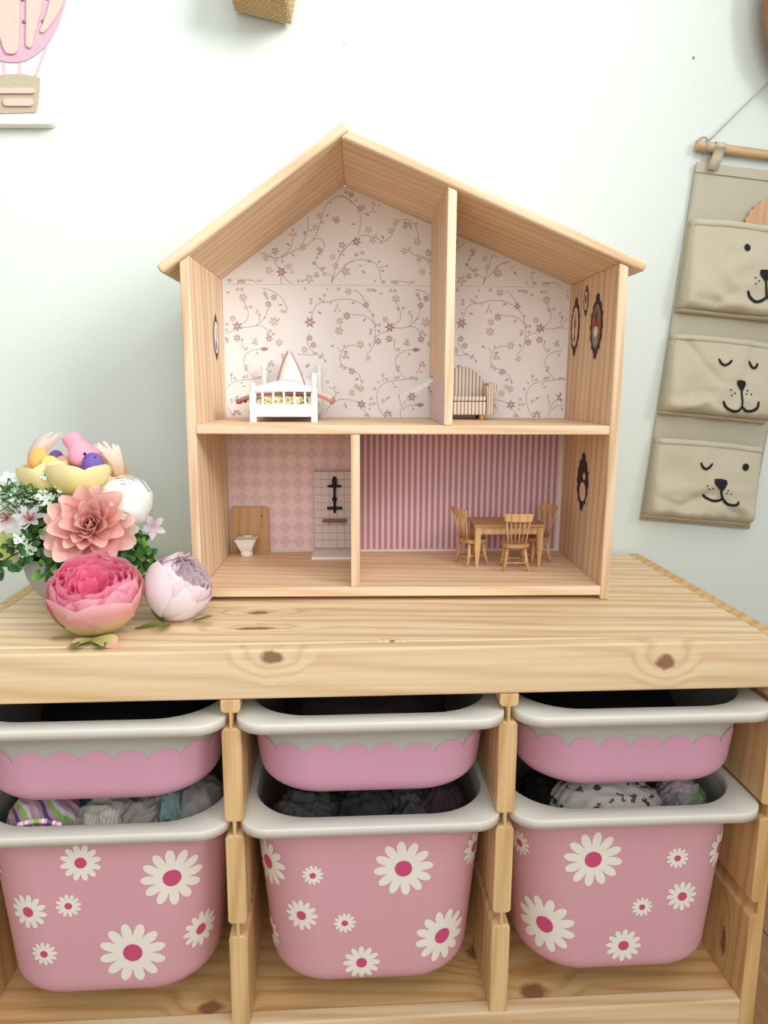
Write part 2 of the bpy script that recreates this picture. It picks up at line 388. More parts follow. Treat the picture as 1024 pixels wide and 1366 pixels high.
def floor_mat():
    m, nt, b = new_mat('oak_floor'); L = nt.links
    t = N(nt, 'ShaderNodeTexCoord'); mp = N(nt, 'ShaderNodeMapping'); mp.inputs['Rotation'].default_value = (0, 0, radians(90)); mp.inputs['Scale'].default_value = (1, 1, 1)
    L.new(t.outputs['Object'], mp.inputs['Vector'])
    br = N(nt, 'ShaderNodeTexBrick'); br.inputs['Scale'].default_value = 1; br.inputs['Brick Width'].default_value = 1.1; br.inputs['Row Height'].default_value = 0.12
    br.inputs['Mortar Size'].default_value = 0.0015
    br.inputs['Color1'].default_value = s2l((176, 132, 84)) + (1,); br.inputs['Color2'].default_value = s2l((158, 114, 70)) + (1,); br.inputs['Mortar'].default_value = s2l((70, 48, 30)) + (1,)
    L.new(mp.outputs['Vector'], br.inputs['Vector'])
    sc = N(nt, 'ShaderNodeVectorMath', operation='MULTIPLY'); sc.inputs[1].default_value = (3, 90, 1); L.new(mp.outputs['Vector'], sc.inputs[0])
    n = N(nt, 'ShaderNodeTexNoise'); n.inputs['Scale'].default_value = 1; n.inputs['Detail'].default_value = 5; L.new(sc.outputs[0], n.inputs['Vector'])
    mx = N(nt, 'ShaderNodeMix', data_type='RGBA', blend_type='MULTIPLY'); mx.inputs['Factor'].default_value = 0.6
    r = ramp(nt, [(0.3, (0.5, 0.5, 0.5)), (0.7, (1, 1, 1))]); L.new(n.outputs['Fac'], r.inputs['Fac'])
    L.new(br.outputs['Color'], mx.inputs['A']); L.new(r.outputs['Color'], mx.inputs['B']); L.new(mx.outputs['Result'], b.inputs['Base Color'])
    b.inputs['Roughness'].default_value = 0.45
    return m
M['floor'] = floor_mat()

# ------------------------------------------------------------------ the room
WALL_Y = 0.45
o = MB().box(-2.2, 2.2, WALL_Y, WALL_Y + 0.1, -0.05, 2.6).build('wall_back', M['wall']); o['kind'] = 'structure'
o = MB().box(-2.2, 2.2, -2.6, WALL_Y, -0.05, 0.0).build('floor', M['floor']); o['kind'] = 'structure'
for n_, (px, py, r_) in enumerate(((460, 55, 0.0045), (925, 77, 0.0025))):
    p = at(px, py, WALL_Y)
    h = MB().lathe([(r_, 0), (r_ * 0.8, 0.0012), (r_ * 0.25, 0.0014)], 10, (0, 0, 0), False, True).build('filler_patch', M['paper_edge'] if n_ == 0 else M['screw'])
    h.location = (p.x, WALL_Y, p.z); h.rotation_euler = (pi / 2, 0, 0)
    tag(h, ('small patched nail hole on the white wall above the roof peak', 'tiny dark nail head in the wall left of the brown pouch')[n_], ('wall patch', 'nail')[n_])
    h.name = ('wall_patch', 'nail')[n_]

# ------------------------------------------------------------------ storage frame
XR, ST, TOPZ = 0.4694, 0.019, 0.52
GROOVES = [(0.4275, 0.446), (0.295, 0.3125), (0.163, 0.180)]
DV, DH, GD, GC = 0.158, 0.011, 0.009, 0.002
fr = thing('storage_unit', 'low pine storage unit with three bays holding pink tubs under the doll house', 'storage unit')
MB().box(-XR, XR, 0.0215, 0.44, TOPZ - 0.018, TOPZ).build('top_board', M['pine_top'], fr, bevel=0.0015)
MB().box(-XR, XR, 0.0, 0.0205, TOPZ - 0.0575, TOPZ).build('front_rail', M['pine_rail'], fr, bevel=0.003, seg=3)
MB().box(-XR, XR, 0.42, 0.44, TOPZ - 0.0575, TOPZ - 0.0185).build('back_rail', M['pine_x'], fr, bevel=0.002)
def notched(xl, xr, z0, z1, left, right):
    def side(x, sgn):
        pts = []
        for (a, b) in sorted(GROOVES):
            pts += [(x, a - 0.004), (x - sgn * 0.0025, a), (x - sgn * GD, a), (x - sgn * GD, b), (x - sgn * 0.0025, b), (x, b + 0.004)]
        return pts
    P = [(xl, z0), (xr, z0)]
    if right: P += side(xr, 1)
    P += [(xr, z1), (xl, z1)]
    if left: P += side(xl, -1)[::-1]
    return P
for s in (-1, 1):
    x0, x1 = (XR, XR + ST) if s > 0 else (-XR - ST, -XR)
    MB().prism_y(notched(x0, x1, 0.0, TOPZ, s > 0, s < 0), 0.0, 0.44).build('side_panel', M['pine_side'], fr, bevel=0.0016)
for s in (-1, 1):
    MB().prism_y(notched(s * DV - DH, s * DV + DH, 0.0405, TOPZ - 0.058, True, True), 0.001, 0.425).build('divider', M['pine_z'], fr, bevel=0.0016)
MB().box(-XR, XR, 0.0205, 0.44, 0.022, 0.040).build('bottom_shelf', M['pine_shelf'], fr, bevel=0.001)
MB().box(-XR, XR, 0.0, 0.02, 0.001, 0.0425).build('bottom_rail', M['pine_x'], fr, bevel=0.002)
MB().box(-XR, XR, 0.4405, 0.4445, 0.02, TOPZ - 0.06).build('back_board', M['pine_x'], fr)

# ------------------------------------------------------------------ tubs
def rrect(w, y0, y1, r, nc=10):
    pts = []
    for (cx, cy, a0) in ((w - r, y0 + r, -pi / 2), (w - r, y1 - r, 0), (-(w - r), y1 - r, pi / 2), (-(w - r), y0 + r, pi)):
        for k in range(nc + 1):
            a = a0 + pi / 2 * k / nc; pts.append((cx + r * cos(a), cy + r * sin(a)))
    return pts
WT, WB, Y0, RB, FB, YB = 0.1439, 0.1231, 0.002, 0.0718, 0.0226, 0.372
class Tub:
    def __init__(s, zt, zb, wb): s.zt, s.zb, s.wb = zt, zb, wb
    def w(s, z): return s.wb + (WT - s.wb) * (z - s.zb) / (s.zt - s.zb)
    def sec(s, z, off=0.0):
        ins = 0.0; h = z - s.zb
        if h < FB: ins = FB - sqrt(max(0, FB * FB - (FB - h) ** 2))
        return s.w(z) - ins + off, Y0 + ins - off, YB - ins + off - (s.zt - z) * 0.08, RB - ins * 0.5
    def pt(s, a, z, off=0.0):
        w, y0, y1, r = s.sec(z, off); sg = -1 if a < 0 else 1; q = abs(a); fl = w - r
        if q <= fl: return Vector((a, y0, z))
        th = (q - fl) / r
        if th <= pi / 2: return Vector((sg * (fl + r * sin(th)), y0 + r - r * cos(th), z))
        return Vector((sg * w, y0 + r + (q - fl - r * pi / 2), z))
def tub(cx, ztop, h, yoff, label, rng, daisies=None):
    zt, zb = ztop - 0.0115, ztop - h
    T = Tub(zt, zb, WB if h > 0.15 else WT - (WT - WB) * 0.62)
    t = thing('storage_tub', label, 'storage bin', (cx, yoff, 0))
    nz = 10
    zs = [zt - (zt - zb - FB) * k / nz for k in range(nz + 1)] + [zb + FB * (1 - sin(pi / 2 * k / 6)) * 1.0 for k in range(1, 7)]
    outer = [[(x, y, z) for x, y in rrect(*T.sec(z))] for z in zs]
    inner = [[(x, y, z) for x, y in rrect(*(T.sec(max(z, zb + 0.003), -0.0025)))] for z in zs[::-1]]
    inner = [[(p[0], p[1], max(p[2], zb + 0.003)) for p in L] for L in inner]
    mb = MB()
    mb.loops(outer, False, True)
    mb.loops(inner, True, False)
    b0 = 0; n = len(outer[0]); last = len(mb.v) - n
    for i in range(n):
        j = (i + 1) % n; mb.face((i, last + i, last + j, j))
    mb.build('tub_body', M['plastic_body'], t, True)
    RW, RY0, RY1 = 0.1545, -0.019, 0.395
    top_in = [(x, y, ztop) for x, y in rrect(WT - 0.004, Y0 + 0.003, YB - 0.003, RB)]
    L = [[(x, y, zt - 0.001) for x, y in rrect(WT - 0.003, Y0 + 0.003, YB - 0.003, RB)],
         [(x, y, ztop - 0.002) for x, y in rrect(WT - 0.003, Y0 + 0.003, YB - 0.003, RB)],
         [(x, y, ztop) for x, y in rrect(WT - 0.001, Y0 + 0.001, YB - 0.001, RB)],
         [(x, y, ztop) for x, y in rrect(RW - 0.0018, RY0 + 0.0018, RY1 - 0.0018, 0.034)],
         [(x, y, ztop - 0.0005) for x, y in rrect(RW - 0.0006, RY0 + 0.0006, RY1 - 0.0006, 0.0355)],
         [(x, y, ztop - 0.0018) for x, y in rrect(RW, RY0, RY1, 0.036)],
         [(x, y, ztop - 0.0112) for x, y in rrect(RW, RY0, RY1, 0.036)],
         [(x, y, ztop - 0.0112) for x, y in rrect(RW - 0.0025, RY0 + 0.0025, RY1 - 0.0025, 0.034)],
         [(x, y, ztop - 0.005) for x, y in rrect(RW - 0.003, RY0 + 0.003, RY1 - 0.003, 0.034)],
         [(x, y, ztop - 0.005) for x, y in rrect(WT + 0.001, Y0 - 0.001, YB + 0.001, RB)]]
    mb = MB(); mb.loops(L + [L[0]]); mb.build('rim', M['plastic'], t, True)
    for s in (-1, 1):
        MB().box(s * 0.118 - 0.017, s * 0.118 + 0.017, 0.004, 0.02, ztop - 0.0155, ztop - 0.0125).build('grip_tab', M['plastic'], t, bevel=0.001)
    A = 0.30
    if h < 0.15:                                     # scalloped pink band
        per, ph = 0.0372, rng.uniform(0, 0.02)
        n_ = 480; m_ = 16
        def fn(u, v):
            a = -A + 2 * A * u; k = ((a + ph) / per) % 1.0
            top = zb + 0.0675 - 0.0155 * (1 - sqrt(max(0, 1 - 0.98 * (2 * k - 1) ** 2)))
            z = zb + 0.0012 + (top - zb - 0.0012) * v ** 1.7
            return T.pt(a, z, 0.0005)
        MB().grid(fn, n_, m_).build('scalloped_band', M['pink_vinyl2'], t, True)
    else:
        def fn(u, v):
            a = -A + 2 * A * u
            top = zt - 0.0015 - (0.012 if abs(a - 0.098) < 0.012 else 0)
            return T.pt(a, zb + 0.0012 + (top - zb - 0.0012) * v ** 1.7, 0.0005)
        MB().grid(fn, 180, 24).build('pink_wrap', M['pink_vinyl'], t, True)
        for (a0, z0, r0) in daisies:
            mb = MB(); ng, nr = 144, 8; rot = rng.uniform(0, 6)
            ring = [[None] * ng for _ in range(nr)]
            c = mb.vert(T.pt(a0, z0, 0.0010))
            for k in range(nr):
                for g in range(ng):
                    th = 2 * pi * g / ng; lob = 0.48 + 0.52 * abs(cos(6 * (th + rot))) ** 0.55; f = (k + 1) / nr
                    rr = r0 * f * lob
                    z = min(max(z0 + rr * sin(th), zb + 0.005), zt - 0.002)
                    ring[k][g] = mb.vert(T.pt(a0 + rr * cos(th), z, 0.0010))
            for g in range(ng):
                h2 = (g + 1) % ng; mb.face((c, ring[0][g], ring[0][h2]))
                for k in range(nr - 1): mb.face((ring[k][g], ring[k + 1][g], ring[k + 1][h2], ring[k][h2]))
            d = mb.build('printed_daisy', M['daisy'], t, True)
            mb = MB(); rr = r0 * 0.29
            mb.fan(T.pt(a0, z0, 0.0016), [T.pt(a0 + rr * cos(2 * pi * g / 24), z0 + rr * sin(2 * pi * g / 24), 0.0016) for g in range(24)])
            mb.build('daisy_centre', M['daisy_c'], d, True)
    return t, T
DAISY = {-0.3175: [(-0.0175, 0.265, 0.0236), (0.085, 0.24, 0.0365), (-0.0825, 0.2025, 0.0228), (-0.035, 0.21, 0.0149), (0.1175, 0.155, 0.0237), (0.035, 0.145, 0.039), (-0.0675, 0.1475, 0.0156), (-0.15, 0.25, 0.03)],
         0.001: [(-0.135, 0.2375, 0.0307), (-0.07, 0.2375, 0.0129), (0.0375, 0.2425, 0.0357), (-0.085, 0.1825, 0.0206), (-0.0325, 0.1725, 0.0134), (0.0875, 0.145, 0.0351), (-0.0125, 0.1175, 0.0225), (-0.145, 0.13, 0.023), (0.14, 0.245, 0.0236)],
         0.3185: [(-0.05, 0.245, 0.0363), (0.055, 0.2425, 0.014), (0.065, 0.19, 0.02), (0.015, 0.1775, 0.0132), (-0.105, 0.1475, 0.0383), (-0.005, 0.125, 0.0225), (-0.145, 0.245, 0.0167), (0.125, 0.2400, 0.0258)]}
for cx, word, yo in ((-0.3175, 'left', 0.0), (0.001, 'middle', 0.0), (0.3185, 'right', 0.0)):
    tub(cx, 0.4405, 0.103, yo, 'shallow white plastic tub with mauve pink scalloped band, upper tub of the %s bay' % word, random.Random(int(cx * 1000)))
    tub(cx, 0.3115, 0.229, 0.004, 'deep pink tub printed with white daisies, lower tub of the %s bay' % word, random.Random(int(cx * 777)), DAISY[cx])

# contents of the tubs
def cloth(name, label, c, r, mat, seed, amp=0.22, f=2.2, rot=0, cat='clothing', fuzz=0):
    me = bpy.data.meshes.new(name); bm = bmesh.new(); bmesh.ops.create_icosphere(bm, subdivisions=5, radius=1)
    off = Vector((seed * 3.1, seed * 1.7, seed * 0.9))
    for v in bm.verts:
        d = v.co.normalized()
        q = d * f * 0.62 + off
        w = noise.noise_vector(q * 0.8) * 0.9
        r1 = 1 - abs(noise.noise(Vector((q.x * 1.7, q.y * 1.7, q.z * 0.7)) + w)) * 2
        r2 = 1 - abs(noise.noise(Vector((q.x * 0.9, q.y * 2.6, q.z * 1.6)) + w * 1.4 + Vector((5, 2, 1)))) * 2
        k = 1 - amp * 0.6 + amp * 0.9 * r1 * abs(r1) + amp * 0.45 * r2 * abs(r2)
        if fuzz: k += noise.noise(d * 40 + off) * fuzz
        v.co = Vector((d.x * r[0], d.y * r[1], d.z * r[2])) * k
    bm.to_mesh(me); bm.free(); me.materials.append(mat); me.polygons.foreach_set('use_smooth', [True] * len(me.polygons))
    o = link(name, me); o.location = c; o.rotation_euler = (0, 0, rot)
    return tag(o, label, cat)
M['knit'] = swirl_knit('swirl_knit', [(196, 150, 170), (150, 136, 150), (84, 66, 108), (176, 140, 158), (130, 180, 70), (200, 190, 196), (168, 140, 156)], 14, 5)
M['c_rib'] = stripes('ribbed_jersey', (176, 170, 162), (208, 204, 196), 0.004, 0, 0.5, 0.6, 0.9)
M['c_grey'] = plain('grey_jersey', (142, 138, 134), 0.95, 0.08, 90, 0.2)
M['c_teal'] = plain('dusty_teal_jersey', (118, 140, 138), 0.95, 0.08, 90, 0.2)
M['c_dot'] = spots('grey_spotted_fleece', (140, 138, 138), [(74, 70, 72), (84, 80, 82)], 32, 0.26)
M['c_turq'] = plain('turquoise_cotton', (70, 130, 146), 0.95, 0.1)
M['c_dark'] = plain('charcoal_cotton', (62, 60, 62), 0.95, 0.12, 90, 0.2)
M['c_dark2'] = plain('slate_cotton', (78, 76, 78), 0.95, 0.12, 90, 0.2)
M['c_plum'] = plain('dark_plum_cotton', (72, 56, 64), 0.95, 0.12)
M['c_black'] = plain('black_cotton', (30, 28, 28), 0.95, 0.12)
M['c_flor'] = spots('embroidered_cotton', (214, 210, 204), [(120, 84, 84), (64, 66, 90), (150, 120, 110), (90, 60, 64)], 62, 0.30)
M['c_fuzz'] = spots('fluffy_yarn', (166, 160, 164), [(136, 160, 104), (196, 170, 190), (150, 146, 150), (120, 150, 96)], 60, 0.5)
GR = 'clothes in the left daisy tub'
def put(name, label, px, py, Y, r, mat, seed, **kw):
    p = at(px, py, Y); return cloth(name, label, (p.x, p.y, p.z), r, M[mat], seed, **kw)
put('knitted_sock', 'pink, purple and green swirl knit sock at the left of the left daisy tub', 60, 1092, 0.06, (0.042, 0.04, 0.036), 'knit', 1.0, amp=0.08)
put('turquoise_cloth', 'turquoise cloth corner beside the swirl knit sock', 108, 1084, 0.10, (0.025, 0.03, 0.03), 'c_turq', 2.0)
put('lace_cuffed_top', 'pale grey ribbed cloth with frilled cuff in the left daisy tub', 143, 1098, 0.06, (0.038, 0.04, 0.032), 'c_rib', 3.0, amp=0.16)
put('grey_cloth', 'crumpled warm grey cloth between ribbed cloth and teal cloth', 195, 1092, 0.07, (0.032, 0.05, 0.036), 'c_grey', 4.0, amp=0.3)
put('teal_cloth', 'dusty teal folded cloth in the left daisy tub', 232, 1080, 0.09, (0.026, 0.05, 0.044), 'c_teal', 5.0)
put('spotted_cloth', 'grey cloth with dark spots at the right of the left daisy tub', 266, 1078, 0.09, (0.032, 0.05, 0.042), 'c_dot', 6.0, amp=0.12)
put('charcoal_top', 'crumpled charcoal cloth at the left of the middle daisy tub', 408, 1090, 0.08, (0.042, 0.05, 0.036), 'c_dark2', 7.0, amp=0.3)
put('folded_charcoal_cloth', 'folded dark grey cloth in the centre of the middle daisy tub', 490, 1088, 0.09, (0.04, 0.05, 0.042), 'c_dark', 8.0, amp=0.25)
put('slate_cloth', 'ruffled slate cloth right of centre in the middle daisy tub', 545, 1090, 0.08, (0.026, 0.05, 0.036), 'c_dark2', 9.0, amp=0.35)
put('plum_cloth', 'dark plum cloth at the right of the middle daisy tub', 588, 1082, 0.09, (0.032, 0.05, 0.036), 'c_plum', 10.0)
put('black_cloth', 'black cloth at the left of the right daisy tub', 722, 1072, 0.12, (0.03, 0.05, 0.036), 'c_black', 11.0)
put('embroidered_cloth', 'off-white cloth with dark flower embroidery in the right daisy tub', 806, 1072, 0.08, (0.072, 0.05, 0.036), 'c_flor', 12.0, amp=0.08)
put('fluffy_yarn_ball', 'fuzzy grey, green and pink yarn bundle at the right of the right daisy tub', 906, 1068, 0.085, (0.032, 0.035, 0.032), 'c_fuzz', 13.0, amp=0.1, fuzz=0.16, cat='yarn')
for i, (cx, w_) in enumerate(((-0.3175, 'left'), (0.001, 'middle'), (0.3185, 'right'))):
    cloth('shade_filler', 'dark filler for the shade and dim contents of the shallow scalloped tub of the %s bay' % w_, (cx, 0.19, 0.378), (0.108, 0.14, 0.036), M['c_black' if i != 1 else 'c_plum'], 20.0 + i, amp=0.12)  # added dark filler: keeps the shaded tub insides black, hints at dim contents
br = thing('bead_bracelet', 'beaded bracelet of pink, white and green beads on the swirl knit sock', 'bracelet')
bm_cols = [plain('bead_pink', (226, 168, 190), 0.4), plain('bead_white', (236, 230, 230), 0.4), plain('bead_green', (130, 190, 80), 0.4), plain('bead_violet', (110, 90, 140), 0.4)]
bead_mesh = [MB().ellipsoid((0, 0, 0), (0.0032, 0.0032, 0.0032), 8, 6).mesh('bead', m_, True) for m_ in bm_cols]
for i in range(16):
    u = i / 15; p = at(26 + 53 * u, 1100 - 5 * sin(pi * u), 0.0165)
    ob = link('bead', bead_mesh[[0, 1, 0, 1, 0, 0, 2, 2, 0, 1, 0, 3, 3, 1, 0, 1][i]], br); ob.location = p

# ------------------------------------------------------------------ doll house
HW_, HD, HT = 0.28275, 0.2148, 0.0124
Z1, Z1B, Z2, Z2B, HS = 0.0193, 0.0063, 0.2372, 0.2254, 0.4386
AX, AZ = -0.0824, 0.5845
SL = (AZ - HS) / (AX + HW_); SR = (AZ - HS) / (HW_ - AX)
def roof_z(x): return AZ - (AX - x) * SL if x < AX else AZ - (x - AX) * SR
WI = HW_ - HT
hs = thing('doll_house', 'open-front pine doll house with asymmetric gable roof and papered rooms', 'doll house', (HX, HY, HZ), (0, 0, HR))
for s in (-1, 1):
    xo, xi = s * HW_, s * WI
    P = [(xo, 0.0), (xi, 0.0), (xi, roof_z(xi) - 0.0003), (xo, roof_z(xo) - 0.0003)]
    if s > 0: P = P[::-1]
    MB().prism_y(P, 0.0, HD + 0.006).build('side_panel', M['house_z'], hs, bevel=0.002)
MB().box(-WI + 0.0002, WI - 0.0002, 0.0, HD, Z1B, Z1).build('ground_floor', M['house_x'], hs, bevel=0.0015)
MB().box(-WI + 0.0002, WI - 0.0002, 0.0, HD, Z2B, Z2).build('upper_floor', M['house_x'], hs, bevel=0.0015)
RT = 0.0128
aL, aR = math.atan(SL), math.atan(SR)
dL = Vector((cos(aL), sin(aL))); nL = Vector((-sin(aL), cos(aL)))
dR = Vector((cos(aR), -sin(aR))); nR = Vector((sin(aR), cos(aR)))
A2 = Vector((AX, AZ))
e0 = A2 - dL * ((AX + HW_ + 0.021) / cos(aL)); e1 = A2 + dL * 0.0155
pts = [e0, e1, e1 + nL * RT, e0 + nL * RT]
MB().prism_y([tuple(p) for p in pts], -0.004, HD + 0.006).build('roof_panel', M['house_rl'], hs, bevel=0.0042, seg=3)
f0 = A2 + Vector((0.0001, 0)); f1 = A2 + dR * ((HW_ - AX + 0.019) / cos(aR))
k_ = RT / sin(aL + aR) ; m_ = A2 + dL * k_
ex = (nR * RT); sx_ = A2 + ex
# butt joint: the gentle slope's end lies against the steep panel's underside
tt = RT / (nR.dot(dL)); top0 = A2 + dL * tt
MB().prism_y([tuple(p) for p in (f0, f1, f1 + nR * RT, top0 + dR * 0.0002)], -0.004, HD + 0.006).build('roof_panel', M['house_rr'], hs, bevel=0.0042, seg=3)
MB().prism_y([(-WI, Z1B), (WI, Z1B), (WI, roof_z(WI) - .001), (AX, AZ - .001), (-WI, roof_z(-WI) - .001)], HD + 0.001, HD + 0.005).build('back_panel', M['paper_edge'], hs)
# partitions
UX, UT, LX, LT = 0.0566, 0.0057, -0.0646, 0.006
P = [(UX - UT, Z2 + .0002), (UX + UT, Z2 + .0002), (UX + UT, roof_z(UX + UT) - .0005), (UX - UT, roof_z(UX - UT) - .0005)]
def partition_profile():
    mb = MB(); yb = HD - 0.0012; yn = HD - 0.062; zn = Z2 + 0.066
    prof = [(0.0, Z2 + .0002), (yn, Z2 + .0002), (yn, zn), (yb, zn), (yb, None), (0.0, None)]
    b = 0
    for x in (UX - UT, UX + UT):
        for (y, z) in prof: mb.vert((x, y, roof_z(x) - .0005 if z is None else z))
    n = len(prof)
    mb.face(range(n - 1, -1, -1)); mb.face(range(n, 2 * n))
    for i in range(n): mb.face((i, (i + 1) % n, n + (i + 1) % n, n + i))
    return mb
partition_profile().build('upper_partition', M['house_z'], hs, bevel=0.001)
MB().box(LX - LT, LX + LT, 0.0015, HD - 0.0012, Z1 + .0002, Z2B - .0002).build('lower_partition', M['house_z'], hs, bevel=0.001)
lp = MB().box(UX - UT - 0.0008, UX - UT - 0.0002, 0.008, HD - 0.064, Z2 + .0005, Z2 + 0.062).build('dotted_paper_strip', M['lilac_paper'], hs)
# wallpaper sheets
ZS = 0.4405
pl = MB().box(-WI + .0005, WI - .0005, HD - 0.0002, HD + 0.0008, Z2 + .0004, ZS - 0.0004).build('floral_wallpaper', M['paper'], hs)
xl = -WI + .0005; xr = WI - .0005
pu = MB().prism_y([(xl, ZS), (xr, ZS), (xr, max(ZS + .0005, roof_z(xr) - .0003)), (AX, AZ - .0003), (xl, max(ZS + .0005, roof_z(xl) - .0003))], HD - 0.0006, HD + 0.0006).build('floral_wallpaper', M['paper'], hs)
MB().box(-WI + .0035, LX - LT - .0005, HD - 0.0004, HD + 0.0006, Z1 + .003, Z2B - .0005).build('harlequin_wallpaper', M['harl'], hs)
MB().box(LX + LT + .0005, WI - .006, HD - 0.0004, HD + 0.0006, Z1 + .004, Z2B - .0005).build('striped_wallpaper', M['stripe'], hs)
# printed vines: position on the sheet from sheet pixels (838 px per metre)
def sheet(px, py):
    return (-0.2704 + (px - 301 - (558 - py) * (0.0 if False else 0.0)) * (0.5412 / 453.0) - (px - 527) * (558 - py) * 1.05e-7 * 1.0,
            0.2364 + (558.3 - py) * 0.001150)
class Print:
    def __init__(s, y, inside): s.mb = MB(); s.y = y; s.inside = inside; s.mb_layers = 0
    def ok(s, p): return s.inside(*p)
    def poly(s, pts, mat, lift):
        if not all(s.ok(p) for p in pts): return
        s.mb.cm = mat
        ids = [s.mb.vert((p[0], s.y - lift, p[1])) for p in pts]; s.mb.face(ids)
    def line(s, pts, w=0.0009):
        P = []
        for i in range(len(pts) - 1):      # Catmull-Rom
            p0 = pts[max(i - 1, 0)]; p1 = pts[i]; p2 = pts[i + 1]; p3 = pts[min(i + 2, len(pts) - 1)]
            for k in range(5):
                t = k / 5
                P.append(tuple(0.5 * (2 * p1[c] + (p2[c] - p0[c]) * t + (2 * p0[c] - 5 * p1[c] + 4 * p2[c] - p3[c]) * t * t + (3 * p1[c] - p0[c] - 3 * p2[c] + p3[c]) * t ** 3) for c in (0, 1)))
        P.append(pts[-1])
        Q = [sheet(*p) for p in P]
        for a, b in zip(Q, Q[1:]):
            d = Vector((b[0] - a[0], b[1] - a[1]))
            if d.length < 1e-7: continue
            n = Vector((-d.y, d.x)).normalized() * w / 2; e = d.normalized() * 0.0002
            s.poly([(a[0] - e.x - n.x, a[1] - e.y - n.y), (b[0] + e.x - n.x, b[1] + e.y - n.y), (b[0] + e.x + n.x, b[1] + e.y + n.y), (a[0] - e.x + n.x, a[1] - e.y + n.y)], 3, 0.0001)
    def flower(s, px, py, r, mat, n=5, pointed=False, rot=0.0, lift=0.0002):
        c = sheet(px, py); R_ = r * 0.00118
        for k in range(n):
            a = rot + 2 * pi * k / n; d = Vector((cos(a), sin(a))); t = Vector((-d.y, d.x))
            if pointed: prof = [(0.1, 0.0), (0.3, 0.16), (0.55, 0.2), (1.0, 0.0), (0.55, -0.2), (0.3, -0.16)]
            else: prof = [(0.12, 0.0), (0.4, 0.2), (0.75, 0.27), (1.0, 0.1), (1.0, -0.1), (0.75, -0.27), (0.4, -0.2)]
            s.poly([(c[0] + (d.x * u + t.x * v) * R_, c[1] + (d.y * u + t.y * v) * R_) for u, v in prof], mat, lift)
    def leaf(s, px, py, ang, ln, w, mat):
        c = sheet(px, py); a = radians(ang); d = Vector((cos(a), sin(a))); t = Vector((-d.y, d.x)); L_ = ln * 0.00118 / 2; W_ = w * 0.00118 / 2
        s.poly([(c[0] + d.x * L_ * u + t.x * W_ * v, c[1] + d.y * L_ * u + t.y * W_ * v) for u, v in ((-1, 0), (-.5, .8), (0, 1), (.5, .7), (1, 0), (.5, -.7), (0, -1), (-.5, -.8))], mat, 0.0002)
def conv(pts, sc, ox, oy, dx=0): return [(p[0] / sc + ox + dx, p[1] / sc + oy) for p in pts]
LOW_V = [[(65,275),(75,235),(95,180),(130,150),(200,140),(260,125),(330,125),(390,145),(440,175),(475,215),(490,260),(500,310),(500,370),(490,430),(470,465),(445,495)],
 [(440,150),(415,105),(385,75),(360,60)],[(500,290),(460,250),(410,230),(340,225)],[(500,380),(530,355),(570,340),(600,320)],
 [(600,312),(660,315),(720,305),(770,265),(800,210),(808,165)],[(620,300),(650,280),(670,250),(672,210),(655,165),(640,130)],
 [(720,305),(760,305),(790,325),(800,345)],[(370,435),(330,435),(295,455),(270,490),(265,540),(290,575),(340,600),(390,630),(405,670),(415,690)],
 [(755,460),(700,470),(655,500),(640,540),(650,590),(690,640),(710,660)],[(750,655),(690,668),(630,675),(570,690),(530,725),(515,780),(525,850),(550,905),(575,930)],
 [(680,935),(675,890),(700,830),(730,800)],[(690,880),(720,850),(760,845),(790,840)],[(680,850),(672,810),(665,790)],
 [(165,900),(190,860),(240,815),(300,805),(370,820),(400,840)],[(420,870),(450,905),(480,935)],[(770,55),(830,70),(890,110),(920,155),(935,200)],
 [(-24,495),(50,500),(100,495),(145,510),(165,550)],[(90,490),(60,450),(40,400),(60,370)],[(215,810),(235,780),(225,735),(190,725)],
 [(740,275),(750,230),(720,215)],[(780,630),(800,590),(815,570)],[(555,680),(558,640)],[(250,450),(270,475)],[(250,150),(245,175),(232,195)],[(550,835),(570,815),(590,795)],[(650,470),(630,440),(632,405)]]
LOW_F = [(62,280,40,0,6,1),(600,310,38,0,6,1),(410,840,36,0,6,1),(753,785,38,0,6,1)]
LOW_F += [(x, y, r, m, 6, 0) for x, y, r, m in ((320,72,25,2),(640,118,28,2),(440,160,22,1),(310,235,26,1),(262,270,25,2),(258,335,30,2),(520,405,24,1),(597,388,25,1),(878,418,25,2),(400,428,28,2),(845,275,32,2),(808,160,22,1),(570,258,22,2),(345,610,24,1),(345,760,24,2),(405,730,25,2),(375,715,18,2),(590,910,30,1),(85,432,22,1),(25,465,24,2),(60,385,22,1),(455,520,20,2),(845,115,22,1),(812,390,24,1))]
LOW_F += [(x, y, 12, 1, 5, 0) for x, y in ((70,125),(70,150),(130,125),(160,100),(300,495),(318,515),(292,515),(475,330),(470,352),(530,295),(525,335),(505,298),(605,65),(632,65),(655,185),(690,180),(720,400),(705,420),(725,425),(820,340),(805,360),(840,360),(660,580),(655,600),(640,655),(660,650),(765,655),(782,660),(745,655),(825,548),(810,565),(835,570),(455,60),(480,60),(500,65),(790,100),(800,120),(900,205),(920,210),(660,460),(180,685),(475,800),(495,835),(470,840),(900,500),(905,520),(215,815),(440,915),(455,925),(900,910),(30,55),(255,55),(150,140),(270,575),(295,590),(100,490),(130,515),(785,85),(555,636),(580,665),(500,730))]
